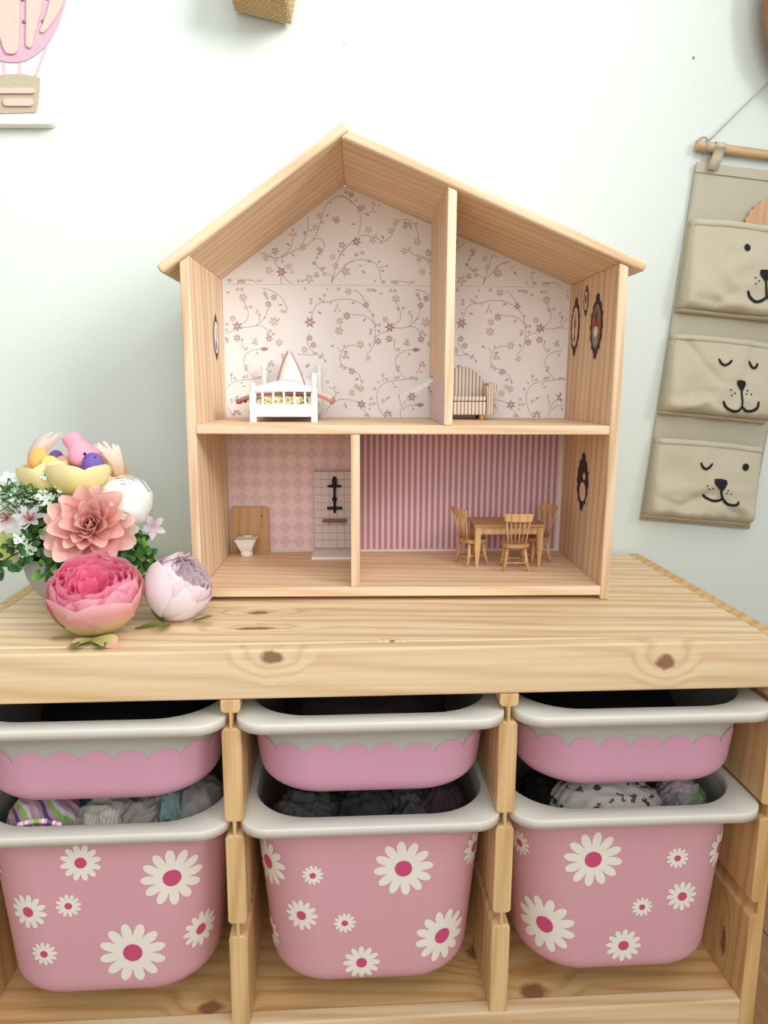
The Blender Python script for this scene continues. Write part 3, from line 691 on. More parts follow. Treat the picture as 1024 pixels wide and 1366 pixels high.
LOW_L = [(780,462,0,58,28,0),(812,842,0,58,28,0),(45,575,45,38,20,1),(213,440,-40,28,12,3),(305,478,0,30,12,3),(355,148,10,30,11,3),(200,150,70,20,8,3),(428,262,60,34,12,3),(128,215,-30,32,14,3),(232,200,50,22,9,3),(260,200,-60,22,9,3),(490,228,70,25,10,3),(465,428,100,30,12,3),(632,400,90,26,10,3),(733,492,-60,26,10,3),(378,665,35,32,14,3),(413,680,-60,22,10,3),(592,793,45,30,14,1),(555,810,70,26,9,3),(640,717,0,26,9,3),(665,780,90,26,10,3),(765,870,-60,24,9,3),(300,845,-80,34,9,3),(308,862,-80,24,8,3),(890,165,20,30,11,3),(880,260,70,22,9,3),(785,252,0,20,9,3),(748,235,60,22,10,3),(735,205,30,20,9,3),(525,685,-30,20,9,3),(540,85,-20,26,10,3),(165,540,60,22,10,3),(145,495,90,22,9,3),(228,720,90,22,9,3),(292,440,80,24,10,3),(250,760,60,22,10,3),(815,615,20,22,9,3),(465,872,40,26,9,3),(488,925,70,26,9,3),(625,693,30,20,9,3),(65,212,20,24,9,3),(180,57,90,20,9,3)]
U2_V = [[(350,570),(400,590),(430,620),(455,665),(470,690)],[(480,740),(482,805)],[(500,740),(540,780),(600,805)],[(490,590),(540,575),(600,545),(680,510),(730,470),(780,470),(800,500),(800,530)],[(510,580),(550,540),(570,480),(572,400)],[(640,510),(665,450),(680,390),(680,310)],[(720,470),(750,420),(770,360),(790,300),(800,260),(830,210),(880,170),(930,160),(970,175),(1010,210)],[(760,570),(740,620),(745,660),(790,700),(840,730),(860,740),(852,800)],[(860,780),(880,700),(910,600),(950,540),(1010,490)],[(860,770),(920,700),(980,640),(1020,630)]]
U2_F = [(485,710,42,0,6,1)] + [(x, y, r, m, 5, 0) for x, y, r, m in ((440,560,28,1),(370,610,25,2),(450,620,14,1),(490,630,14,1),(490,600,12,1),(395,700,28,2),(540,670,24,2),(565,710,15,2),(640,530,28,2),(770,305,26,2),(735,385,25,2),(790,350,15,2),(875,325,16,1),(900,315,14,1),(890,345,14,1),(905,335,14,1),(760,540,16,1),(780,550,16,1),(770,570,16,1),(960,110,22,1),(965,130,16,1),(1000,150,20,1),(690,760,35,2),(745,730,22,1),(610,775,13,1),(640,775,13,1),(800,680,13,1),(780,685,13,1),(800,725,13,1),(865,600,24,2),(885,660,26,2),(960,700,32,2),(935,510,26,1),(570,400,9,1),(550,440,14,2),(590,440,12,1))]
U2_L = [(655,425,90,36,14,3),(535,510,-30,36,14,3),(570,585,-45,30,12,3),(825,300,30,30,11,3),(850,210,-40,24,11,3),(725,645,-60,32,16,3),(750,605,30,20,10,3),(700,408,0,20,9,3),(910,555,-60,30,10,3),(945,580,0,24,9,3)]
U3_V = [[(0,160),(50,170),(100,205),(140,250),(162,310),(160,370),(145,430)],[(150,440),(220,440),(280,460),(330,480),(370,460),(400,420),(420,370),(450,330),(500,320),(550,345),(580,390),(590,450)],[(150,255),(190,285),(230,275),(260,240)],[(510,540),(570,580),(630,600),(700,605),(750,590)],[(40,660),(90,630),(150,615),(220,620),(270,640),(300,690),(315,760),(330,800)],[(300,670),(350,660)],[(0,600),(60,520),(100,490)],[(450,770),(500,775),(540,800)]]
U3_F = [(130,485,40,0,6,1)] + [(x, y, r, m, 5, 0) for x, y, r, m in ((90,150,20,1),(120,120,18,1),(155,245,22,1),(180,240,18,1),(265,205,22,1),(305,215,18,1),(220,400,26,2),(250,475,26,2),(275,440,14,2),(385,405,24,2),(420,330,18,2),(410,355,14,2),(490,375,18,1),(515,355,18,1),(490,345,14,1),(585,480,28,2),(485,550,26,2),(525,535,16,2),(665,575,20,1),(692,565,18,1),(605,620,26,2),(625,710,26,2),(130,580,16,1),(175,565,16,1),(55,705,34,2),(225,625,14,1),(325,695,13,1),(405,785,22,1),(430,780,18,1),(335,775,13,1),(550,790,28,2))]
U3_L = [(105,360,0,34,13,3),(325,450,-60,34,15,3),(575,352,0,30,12,3),(315,490,30,26,12,3),(185,705,-45,36,14,3),(590,562,10,34,12,3),(130,190,45,26,10,3),(215,295,-20,26,11,3),(265,268,10,20,9,3),(535,375,90,30,14,3),(300,628,50,30,12,3),(360,660,20,24,12,3),(160,660,0,26,9,3),(270,770,80,28,9,3)]
prng = random.Random(5)
def scatter(pr, V, F, L, sc, ox, oy, dx, keep):
    for v in V: 
        q = conv(v, sc, ox, oy, dx)
        pr.line(q)
    for (x, y, r, m, n, p) in F:
        (q,) = conv([(x, y)], sc, ox, oy, dx)
        if keep(q[0] - dx): pr.flower(q[0], q[1], r / sc, m, n, bool(p), prng.uniform(0, 6), 0.00025 + 0.0001 * prng.random())
    for (x, y, a, ln, w, m) in L:
        (q,) = conv([(x, y)], sc, ox, oy, dx)
        if keep(q[0] - dx): pr.leaf(q[0], q[1], a, ln / sc, w / sc, m)
PM = [M['p_star'], M['p_mauve'], M['p_beige'], M['p_line']]
pr = Print(HD - 0.0002, lambda x, z: -WI + .002 < x < WI - .002 and Z2 + .0008 < z < ZS - .0008)
for k in (-1, 0, 1): scatter(pr, LOW_V, LOW_F, LOW_L, 5.12, 400, 375, 200 * k, lambda x: True)
o = pr.mb.build('printed_vines', PM, pl); o['kind'] = 'stuff'
pr = Print(HD - 0.0006, lambda x, z: ZS + .0008 < z < roof_z(x) - .004 and abs(x) < WI - .003)
for k in (-1, 0, 1):
    scatter(pr, U2_V, U2_F, U2_L, 5.69, 290, 240, 200 * k, lambda x: x >= 345)
    scatter(pr, U3_V, U3_F, U3_L, 5.69, 450, 240, 200 * k, lambda x: x < 553)
o = pr.mb.build('printed_vines', PM, pu); o['kind'] = 'stuff'

# oval stickers on the house's inner sides
def oval_sticker(name, xs, side, yc, zc, ry, rz, kind, label):
    """frame in the Y,Z plane of the side wall; side = +1 right wall (faces -X), -1 left wall"""
    t = bpy.data.objects.new(name, None)
    mb = MB(); n = 72; x = xs - side * 0.0004
    out = []
    for i in range(n):
        a = 2 * pi * i / n; lob = 1 + 0.055 * cos(14 * a) + 0.04 * cos(23 * a + 1)
        tip = 0.16 * exp(-((a - pi / 2) / 0.22) ** 2) + 0.15 * exp(-((a - 3 * pi / 2) / 0.22) ** 2) + 0.06 * exp(-((a - pi / 2) / 0.6) ** 2) + 0.06 * exp(-((a - 3 * pi / 2) / 0.6) ** 2)
        if kind == 'thin': lob = 1
        out.append((x, yc + cos(a) * ry * 0.94 * lob, zc + sin(a) * rz * (0.80 * lob + tip)))
    mb.fan((x, yc, zc), out)
    f = mb.build(name, M['brown_print'], hs); f['label'] = label
    def blob(nm, mat, y, z, a, b, lift, pts=None, pwr=1):
        q = MB(); xx = xs - side * (0.0004 + lift * 0.0002)
        if pts is None: pts = [(cos(2 * pi * i / 28) * a, sin(2 * pi * i / 28) * b) for i in range(28)]
        q.fan((xx, yc + y * ry, zc + z * rz), [(xx, yc + (y + p[0]) * ry, zc + (z + p[1]) * rz) for p in pts]).build(nm, M[mat], f)
    if kind == 'rabbit':
        blob('oval_ground', 'cream_print', 0, 0, 0.66, 0.66, 1)
        blob('printed_figure', 'rabbit_print', 0, 0.08, 0.26, 0.16, 2); blob('printed_figure', 'rabbit_print', -0.12, 0.28, 0.07, 0.14, 2); blob('printed_figure', 'rabbit_print', 0.14, 0.3, 0.07, 0.14, 2)
        blob('printed_figure', 'rabbit_print', 0.0, -0.22, 0.12, 0.22, 2); blob('printed_figure', 'rabbit_print', 0.02, -0.4, 0.24, 0.1, 2)
    elif kind == 'dress':
        blob('oval_ground', 'taupe_print', 0, 0, 0.66, 0.66, 1)
        blob('printed_figure', 'violet_print', 0.05, 0.3, 0.2, 0.17, 2); blob('printed_figure', 'red_print', 0.02, 0.04, 0.44, 0.14, 2); blob('printed_figure', 'white_print', 0.0, -0.16, 0.34, 0.16, 3)
        blob('printed_figure', 'grey_print', 0.0, -0.42, 0.34, 0.2, 2)
    elif kind == 'small':
        blob('oval_ground', 'cream_print', 0, 0, 0.6, 0.62, 1); blob('printed_figure', 'violet_print', 0, 0.1, 0.28, 0.28, 2)
    elif kind == 'thin':
        blob('oval_ground', 'white_print', 0, 0, 0.74, 0.68, 1); blob('printed_figure', 'grey_print', -0.1, -0.35, 0.35, 0.22, 2); blob('printed_figure', 'grey_print', 0.1, 0.1, 0.12, 0.3, 2)
    else:
        blob('oval_ground', 'cream_print', -0.1, -0.32, 0.5, 0.3, 1, [(cos(2 * pi * i / 28) * 0.5, sin(2 * pi * i / 28) * 0.32) for i in range(28)])
        blob('oval_ground', 'cream_print', -0.25, 0.2, 0.2, 0.12, 1)
    return f
oval_sticker('oval_sticker', WI, 1, 0.181, 0.3775, 0.0235, 0.0445, 'rabbit', 'ornate brown oval sticker with russet figure nearest the back wall')
oval_sticker('oval_sticker', WI, 1, 0.132, 0.4105, 0.0125, 0.0225, 'small', 'smallest brown oval sticker, high on the right inner wall')
oval_sticker('oval_sticker', WI, 1, 0.0790, 0.3705, 0.0285, 0.0455, 'dress', 'ornate brown oval sticker with red and white figure')
oval_sticker('oval_sticker', WI, 1, 0.1050, 0.1490, 0.0285, 0.0445, 'sil', 'dark brown oval silhouette sticker in the lower room')
oval_sticker('oval_sticker', -WI, -1, 0.1550, 0.3569, 0.021, 0.034, 'thin', 'grey framed pale oval sticker on the left inner wall')

# ------------------------------------------------------------------ miniature bed
def house_thing(name, label, cat, x, y, z, rz=0.0, group=None):
    return thing(name, label, cat, hw(x, y, z), (0, 0, HR + rz), group)
bx_, by_ = -0.1645, 0.076
BWD, BLN = 0.0425, 0.122
bd = house_thing('miniature_bed', 'white miniature slatted bed in the upper left room', 'toy bed', bx_, by_, Z2)
def post(x, y, h, fin):
    prof = [(0.0042, 0.0), (0.0042, h * 0.55), (0.0036, h * 0.57), (0.0046, h * 0.60), (0.0032, h * 0.66), (0.0042, h * 0.76), (0.0046, h * 0.86), (0.003, h * 0.90), (0.0048, h * 0.94), (0.0044, h * 0.98), (0.001, h)]
    MB().lathe(prof, 12, (x, y, 0), True, True).build('bed_post', M['white'], bd, True)
for x in (-BWD, BWD):
    MB().box(x - 0.0044, x + 0.0044, -0.0044, 0.0044, 0.0, 0.040).build('bed_leg', M['white'], bd, bevel=0.0006)
    MB().lathe([(0.0042, 0.040), (0.0036, 0.042), (0.0046, 0.045), (0.0030, 0.050), (0.0040, 0.056), (0.0044, 0.0615), (0.0028, 0.0635), (0.0044, 0.066), (0.0008, 0.068)] if x > 0 else
               [(0.0042, 0.040), (0.0036, 0.042), (0.0046, 0.045), (0.0032, 0.049), (0.0042, 0.053), (0.001, 0.0545)], 12, (x, 0, 0), True, True).build('post_finial', M['white'], bd, True)
    post(x, BLN, 0.083, 1)
arch = [(-BWD + .004, 0.042), (BWD - .004, 0.042)] + [(BWD - .004 - (2 * BWD - .008) * k / 14, 0.0485 + 0.0085 * sin(pi * k / 14) ** 1.2) for k in range(15)]
MB().prism_y(arch, -0.003, 0.003).build('foot_rail', M['white'], bd, bevel=0.0006)
MB().box(-BWD + .004, BWD - .004, -0.0028, 0.0028, 0.0075, 0.0245).build('foot_panel', M['white'], bd, bevel=0.0006)
for k in range(5):
    x = -BWD + 0.0135 + k * 0.0147
    MB().box(x - 0.0014, x + 0.0014, -0.0016, 0.0016, 0.0245, 0.0422).build('slat', M['white'], bd)
hb = [(-BWD + .004, 0.010), (BWD - .004, 0.010)] + [(BWD - .004 - (2 * BWD - .008) * k / 14, 0.052 + 0.018 * sin(pi * k / 14) ** 1.2) for k in range(15)]
MB().prism_y(hb, BLN - 0.003, BLN + 0.003).build('headboard', M['white'], bd, bevel=0.0006)
for s in (-1, 1):
    MB().box(s * BWD - 0.002, s * BWD + 0.002, 0.004, BLN - 0.004, 0.010, 0.025).build('side_rail', M['white'], bd, bevel=0.0005)
MB().box(-BWD + .0025, BWD - .0025, 0.004, BLN - 0.004, 0.016, 0.036).build('mattress', M['mattress'], bd, bevel=0.004, seg=3)
def quilt(u, v):
    x = (u - 0.5) * 2; ax = abs(x); X = x * 0.066
    z = 0.0405 + 0.004 * sin(v * 7 + x * 3) * 0.4
    if ax > 0.62: z -= (ax - 0.62) * 0.028; 
    z += 0.0018 * sin(v * 22 + ax * 9) * (ax ** 2)
    return (X, 0.010 + 0.074 * v, z)
q_ = MB().grid(quilt, 24, 16).build('quilt', M['quilt'], bd, True, solid=0.002)
for s in (-1, 1):
    MB().tube([Vector(quilt(0.5 + s * 0.5, v / 14)) + Vector((0, 0, -0.001)) for v in range(15)], 0.0026, 8).build('quilt_trim', M['quilt_trim'], q_, True)
MB().tube([Vector(quilt(u / 16, 0)) + Vector((0, -0.001, -0.002)) for u in range(17)], 0.0026, 8).build('quilt_trim', M['quilt_trim'], q_, True)
pw = thing('lace_pillow', 'white peaked miniature pillow with lace edge standing against the bed headboard', 'toy pillow', hw(bx_ - 0.002, by_ + 0.096, Z2 + 0.041), (radians(-14), 0, HR))
def pil(sgn):
    def fn(u, v):
        x = (u - .5); w = 0.020 * (1 - v ** 1.6) + 0.0015; th = 0.0075 * sin(pi * u) ** 0.6 * sin(pi * min(1, v * 0.9 + 0.08)) ** 0.7
        return (2 * x * w + 0.004 - 0.004 * v, sgn * th, 0.062 * v)
    return fn
mb = MB(); mb.grid(pil(-1), 14, 14); mb.grid(lambda u, v: pil(1)(1 - u, v), 14, 14); mb.build('pillow_cover', M['lace'], pw, True)
MB().tube([Vector(pil(1)(0, v / 12)) for v in range(13)], 0.0022, 6).build('lace_trim', M['quilt_trim'], pw, True)
MB().tube([Vector(pil(1)(1, v / 12)) for v in range(13)], 0.0012, 6).build('lace_trim', M['quilt_trim'], pw, True)
p2 = thing('small_cushion', 'small pale grey miniature cushion lying on the bed before the pillow', 'toy pillow', hw(bx_ - 0.004, by_ + 0.075, Z2 + 0.0435), (0, 0, HR))
MB().ellipsoid((0, 0, 0.007), (0.024, 0.014, 0.0085), 18, 10).build('cushion_cover', plain('grey_sheen_cloth', (216, 206, 204), 0.6, 0.03), p2, True)

# ------------------------------------------------------------------ miniature armchair
ac = house_thing('miniature_armchair', 'striped ticking miniature armchair in the upper right room behind the partition', 'toy armchair', 0.0985, 0.152, Z2)
AWH = 0.0475
crest = [(-0.036, 0.028), (0.036, 0.028), (0.036, 0.050)] + [(0.036 * cos(pi * k / 20) , 0.052 + 0.028 * sin(pi * k / 20) ** 1.35) for k in range(0, 21)] + [(-0.036, 0.050)]
MB().prism_y(crest, 0.036, 0.054).build('backrest', M['sofa'], ac, True, bevel=0.003, seg=3)
MB().box(-0.034, 0.034, 0.002, 0.052, 0.0075, 0.0275).build('seat_base', M['sofa'], ac, bevel=0.002)
MB().box(-0.0335, 0.0335, 0.0, 0.038, 0.028, 0.0355).build('seat_cushion', M['sofa'], ac, bevel=0.003, seg=3)
M['sofa_arm'] = stripes('ticking_fabric_arm', (158, 140, 126), (222, 210, 198), 0.004, 0, 0.3, 0.3, 0.9)
for s in (-1, 1):
    prof = [(s * 0.0345, 0.0075), (s * 0.0455, 0.0075), (s * 0.0455, 0.040)] + [(s * (0.0425 + 0.0085 * cos(a)), 0.0475 + 0.0085 * sin(a)) for a in [(-0.35 + 3.4 * k / 12) for k in range(13)]] + [(s * 0.0345, 0.040)]
    if s < 0: prof = prof[::-1]
    MB().prism_y(prof, 0.001, 0.050).build('armrest', M['sofa_arm'], ac, bevel=0.001)
    MB().lathe([(0.0022, 0), (0.0036, 0.002), (0.0032, 0.0055), (0.0042, 0.0078)], 10, (s * 0.028, 0.008, 0), True, True).build('caster_foot', M['mini_wood'], ac, True)
    MB().lathe([(0.0022, 0), (0.0036, 0.002), (0.0032, 0.0055), (0.0042, 0.0078)], 10, (s * 0.028, 0.046, 0), True, True).build('caster_foot', M['shelf_wood'], ac, True)

# ------------------------------------------------------------------ miniature dining set
tb = house_thing('miniature_table', 'small oak miniature dining table in the striped room', 'toy table', 0.1640, 0.136, Z1)
TX, TY, TH = 0.0530, 0.0315, 0.0655
MB().box(-TX, TX, -TY, TY, TH - 0.0048, TH).build('table_top', M['mini_wood_x'], tb, bevel=0.0012)
MB().box(-TX + .006, TX - .006, -TY + .004, TY - .004, TH - 0.0155, TH - 0.005).build('apron', M['mini_wood'], tb, bevel=0.0005)
for sx in (-1, 1):
    for sy in (-1, 1):
        x, y = sx * (TX - 0.0062), sy * (TY - 0.0050)
        L = [[(x + a * w, y + b * w, z) for a, b in ((-1, -1), (1, -1), (1, 1), (-1, 1))] for z, w in ((0, 0.0022), (0.012, 0.0028), (0.030, 0.0042), (0.050, 0.0044), (TH - 0.005, 0.0044))]
        MB().loops(L, True, True).build('leg', M['mini_wood'], tb, bevel=0.0004)
def chair(x, y, rz, label):
    """seat faces local +Y; the backrest stands at local -Y"""
    c = house_thing('miniature_chair', label, 'toy chair', x, y, Z1, rz, 'miniature chairs around the table')
    prof = []
    for k in range(24):
        a = 2 * pi * k / 24; e = 0.7
        prof.append((0.0205 * math.copysign(abs(cos(a)) ** e, cos(a)), 0.0190 * math.copysign(abs(sin(a)) ** e, sin(a))))
    MB().prism_z(prof, 0.0345, 0.0405).build('seat', M['mini_wood_x'], c, bevel=0.0018, seg=3)
    for sx in (-1, 1):
        for sy in (-1, 1):
            MB().tube([(sx * 0.0185, sy * 0.0185, 0), (sx * 0.0150, sy * 0.0140, 0.016), (sx * 0.0125, sy * 0.0118, 0.0348)], [0.0019, 0.0026, 0.0021], 8).build('leg', M['mini_wood'], c, True)
    for sy in (-1, 1):
        MB().tube([(-0.0158, sy * 0.0150, 0.0125), (0.0158, sy * 0.0150, 0.0125)], 0.0011, 6).build('stretcher', M['mini_wood'], c, True)
    for sx in (-1, 1):
        MB().tube([(sx * 0.0152, -0.0148, 0.0155), (sx * 0.0152, 0.0148, 0.0155)], 0.0011, 6).build('stretcher', M['mini_wood'], c, True)
    for k in range(6):
        u = -1 + 2 * k / 5
        MB().tube([(u * 0.0125, -0.0155, 0.040), (u * 0.0172, -0.0225, 0.078)], 0.00095 if 0 < k < 5 else 0.0013, 6).build('spindle', M['mini_wood'], c, True)
    mb = MB()
    for z, w in ((0.0755, 0.0195), (0.0875, 0.0215)): pass
    Ls = []
    for (z, w, yo) in ((0.0755, 0.0196, -0.0222), (0.0875, 0.0218, -0.0245)):
        front = []; back = []
        for k in range(9):
            u = -1 + k / 4; bow = -0.0028 * (1 - u * u)
            front.append((u * w, yo + bow - 0.0014, z)); back.append((u * w, yo + bow + 0.0014, z))
        Ls.append(front + back[::-1])
    mb.loops(Ls, True, True).build('crest_rail', M['mini_wood'], c, bevel=0.0004)
    return c
chair(0.1715, 0.0975, radians(-3), 'oak miniature spindle chair in front of the table, its back to the viewer')
chair(0.1125, 0.1310, radians(-68), 'oak miniature spindle chair at the left end of the table')
chair(0.2130, 0.1450, radians(113), 'oak miniature spindle chair at the right end of the table, partly hidden')

# ------------------------------------------------------------------ miniature bathroom
bo = house_thing('wooden_backboard', 'small plywood board standing against the wall behind the toilet', 'board', -0.2365, HD - 0.0065, Z1)
pr_ = [(-0.0302, 0.0), (0.0302, 0.0)] + [(0.0302 - 0.004 + 0.004 * cos(a), 0.0715 + 0.004 * sin(a)) for a in (0, pi / 6, pi / 3, pi / 2)] + [(-0.0302 + 0.004 - 0.004 * sin(a), 0.0715 + 0.004 * cos(a)) for a in (0, pi / 6, pi / 3, pi / 2)]
MB().prism_y(pr_, 0.0, 0.004).build('panel', M['ply'], bo, bevel=0.0006)
for (x, z, r) in ((0.0195, 0.0608, 0.0014), (0.0195, 0.0445, 0.0009)):
    q = MB().lathe([(r, 0), (r, 0.0003)], 12, (0, 0, 0), True, True).build('screw_hole', M['brown_print'], bo); q.location = (x, 0.0, z); q.rotation_euler = (pi / 2, 0, 0)
to = house_thing('miniature_toilet', 'white miniature toilet before the plywood board', 'toy toilet', -0.2395, 0.1855, Z1)
MB().lathe([(0.0096, 0), (0.0100, 0.004), (0.0092, 0.0095)], 20, (0, 0, 0), True, True).build('pedestal', M['white'], to, True)
def sq(w0, w1, y0, y1, z): return [(-w0, y0, z), (w0, y0, z), (w1, y1, z), (-w1, y1, z)]
MB().loops([sq(0.0085, 0.0085, -0.0085, 0.009, 0.0085), sq(0.0115, 0.0115, -0.013, 0.012, 0.016), sq(0.0150, 0.0150, -0.0165, 0.0155, 0.0255)], True, True).build('bowl', M['white'], to, bevel=0.0012)
MB().box(-0.0162, 0.0162, -0.0175, 0.0165, 0.0258, 0.0285).build('lid', M['white'], to, bevel=0.0010)
MB().box(-0.0065, 0.0065, 0.0125, 0.0165, 0.0286, 0.0305).build('hinge', M['white'], to, bevel=0.0005)
sh = house_thing('miniature_shower', 'white tiled miniature shower corner with black fittings beside the lower partition', 'toy shower', -0.1345, 0.1565, Z1)
SWD = 0.0625; SD = HD - 0.0015 - 0.1565
MB().box(0, SWD, 0, SD, 0, 0.0045).build('tray', M['white'], sh, bevel=0.0008)
MB().box(0.0015, SWD, SD - 0.004, SD, 0.0046, 0.1335).build('back_panel', M['grout'], sh)
tile_me = MB().box(0.0004, 0.0119, SD - 0.0046, SD - 0.004, 0.0004, 0.0119).mesh('tile', M['tile'])
for i in range(5):
    for j in range(10):
        q = link('tile', tile_me, sh); q.location = (0.0016 + i * 0.0122, 0, 0.0075 + j * 0.0125)
fx = SWD * 0.5 + 0.0035; fy = SD - 0.008
fit = empty('shower_fitting'); fit.parent = sh
fit2 = MB().tube([(fx, fy, 0.066), (fx, fy, 0.119)], 0.0020, 10).build('riser_pipe', M['black'], sh, True)
bpy.data.objects.remove(fit)
MB().ellipsoid((fx, fy - 0.002, 0.117), (0.0042, 0.003, 0.0085), 12, 8).build('shower_head', M['black'], sh, True)
MB().ellipsoid((fx, fy, 0.1095), (0.0122, 0.003, 0.0026), 14, 8).build('upper_cross_bar', M['black'], sh, True)
MB().ellipsoid((fx, fy - 0.001, 0.0885), (0.0042, 0.0032, 0.0045), 12, 8).build('mixer_knob', M['black'], sh, True)
MB().box(fx - 0.0122, fx + 0.0122, fy - 0.0018, fy + 0.0018, 0.0715, 0.0760).build('lower_cross_bar', M['black'], sh, bevel=0.0008)
shf = MB().box(fx - 0.0192, fx + 0.0192, SD - 0.017, SD - 0.0047, 0.0515, 0.0555).build('shelf', M['shelf_wood'], sh, bevel=0.0006)
for s in (-1, 1): MB().box(fx + s * 0.0105 - 0.0006, fx + s * 0.0105 + 0.0006, SD - 0.012, SD - 0.0047, 0.0455, 0.0515).build('shelf_bracket', M['tile'], shf)

# ------------------------------------------------------------------ hanging pocket organiser
OT = radians(5.2)
OGX, OGY, OGZ = 0.5422, 0.4455, 1.1647
og = thing('hanging_organiser', 'natural linen wall organiser with three animal-face pockets on a wooden rod', 'organiser', (OGX, OGY, OGZ), (0, OT, 0))
def og_local(px, py, Y):
    p = at(px, py, Y) - Vector((OGX, OGY, OGZ)); c, s_ = cos(OT), sin(OT)
    return p.x * c - p.z * s_, p.x * s_ + p.z * c
def backing(u, v):
    x = 0.200 * u; z = -0.588 * v
    return (x, -0.002 - 0.004 * noise.noise(Vector((x * 12, z * 9, 1.0))) * v, z)
MB().grid(backing, 20, 48).build('backing_cloth', M['linen_b'], og, True, solid=0.002)
MB().box(0, 0.200, -0.0052, -0.0036, -0.016, -0.0005).build('top_hem', M['linen_b'], og, bevel=0.0006)
for k, x in enumerate((0.018, 0.165)):
    lp_ = []
    for j in range(17):
        a = pi * j / 16
        lp_.append((0.0088 * cos(a), 0.0225 + 0.0088 * sin(a)))
    prof = [(0.0062, -0.012), (0.0086, 0.0225)] + lp_ + [(-0.0088, 0.0225), (-0.0020, -0.012)]
    def lfn(u, v, prof=prof, x=x):
        t = v * (len(prof) - 1); i = min(int(t), len(prof) - 2); f = t - i
        y = prof[i][0] * (1 - f) + prof[i + 1][0] * f; z = prof[i][1] * (1 - f) + prof[i + 1][1] * f
        return (x + 0.017 * u + z * 0.18, -0.006 - y * 0.9, z)
    MB().grid(lfn, 2, 36).build('hanging_loop', M['linen'], og, True, solid=0.0012)
MB().tube([(-0.006, -0.006, 0.0225), (0.24, -0.006, 0.0225)], 0.0072, 16).build('rod', M['dowel'], og, True, bevel=0.0006)
apex = (0.130, -0.004, 0.17)
MB().tube([(0.012, -0.006, 0.0305)] + [Vector((0.012, -0.006, 0.0305)).lerp(Vector(apex), k / 6) for k in range(1, 7)] + [Vector(apex).lerp(Vector((0.228, -0.006, 0.0305)), k / 6) for k in range(1, 7)], 0.0011, 8).build('string', M['string'], og, True)
MB().tube([(0.010 + 0.0022 * sin(k), -0.006 + 0.0088 * cos(2 * pi * k / 8), 0.0225 + 0.0088 * sin(2 * pi * k / 8)) for k in range(17)], 0.0011, 6).build('string_knot', M['string'], og, True)
MB().tube([(-0.006 + 0.024 * k / 10, -0.003 , 0.0285 + 0.009 * sin(pi * k / 10)) for k in range(11)], 0.0016, 8).build('string_tail', M['string'], og, True)
POCK = [(-0.090, 0.140, 0.002), (-0.272, 0.126, 0.000), (-0.444, 0.132, 0.000)]
PW = 0.192
CREASE = {0: [((915, 396), (958, 403), 0.004, 0.006), ((958, 403), (990, 386), 0.004, 0.007), ((975, 365), (1010, 345), -0.0025, 0.012)],
          1: [((922, 458), (962, 512), 0.0040, 0.0055), ((1004, 452), (984, 502), -0.0045, 0.009), ((893, 530), (950, 524), 0.004, 0.006), ((905, 545), (940, 535), -0.004, 0.006)],
          2: [((872, 663), (910, 676), 0.0055, 0.007), ((910, 676), (952, 658), 0.006, 0.008), ((950, 665), (990, 690), 0.0055, 0.008), ((880, 650), (930, 655), -0.004, 0.010), ((950, 600), (925, 640), -0.0025, 0.012)]}
CR2 = {}
for i_, L_ in CREASE.items(): CR2[i_] = [(Vector(og_local(*a_, 0.415)), Vector(og_local(*b_, 0.415)), d_, w_) for a_, b_, d_, w_ in L_]
def crease(i, x, z):
    r_ = 0.0; p = Vector((x, z))
    for a_, b_, d_, w_ in CR2[i]:
        e = b_ - a_; t = min(max((p - a_).dot(e) / e.length_squared, 0), 1); q = (p - a_ - e * t).length
        r_ -= d_ * exp(-(q / w_) ** 2)
    return r_
def pocket_d(i, x, z):
    top, h, x0 = POCK[i]
    u = min(max((x - x0) / PW, 0), 1); t = min(max((top - z) / h, 0), 1)
    d = 0.014 + 0.020 * t
    d *= min(1, (min(u, 1 - u) / 0.035)) ** 0.5 if min(u, 1 - u) < 0.035 else 1
    if t > 0.90: d *= 1 - 0.55 * ((t - 0.90) / 0.10) ** 2
    n = Vector((x * 16 + i * 7, z * 16, i * 3.3))
    w = noise.noise(n) * 0.004 + (abs(noise.noise(n * 1.3 + Vector((3, 1, 0)))) - 0.2) * -0.020 * (0.15 + t * t)
    sag = -0.0055 * exp(-((u - (0.35, 0.3, 0.5)[i]) * 3 - (t - 0.8) * 2.2) ** 2 * 5) * t
    return 0.004 + d + crease(i, x, z) * min(1, 8 * min(u, 1 - u)) + w * min(1, 6 * min(u, 1 - u) + 0.1) + sag * min(1, 8 * min(u, 1 - u))
def pocket_pt(i, x, z, off=0.0):
    return Vector((x, -pocket_d(i, x, z) - off, z))
pockets = []
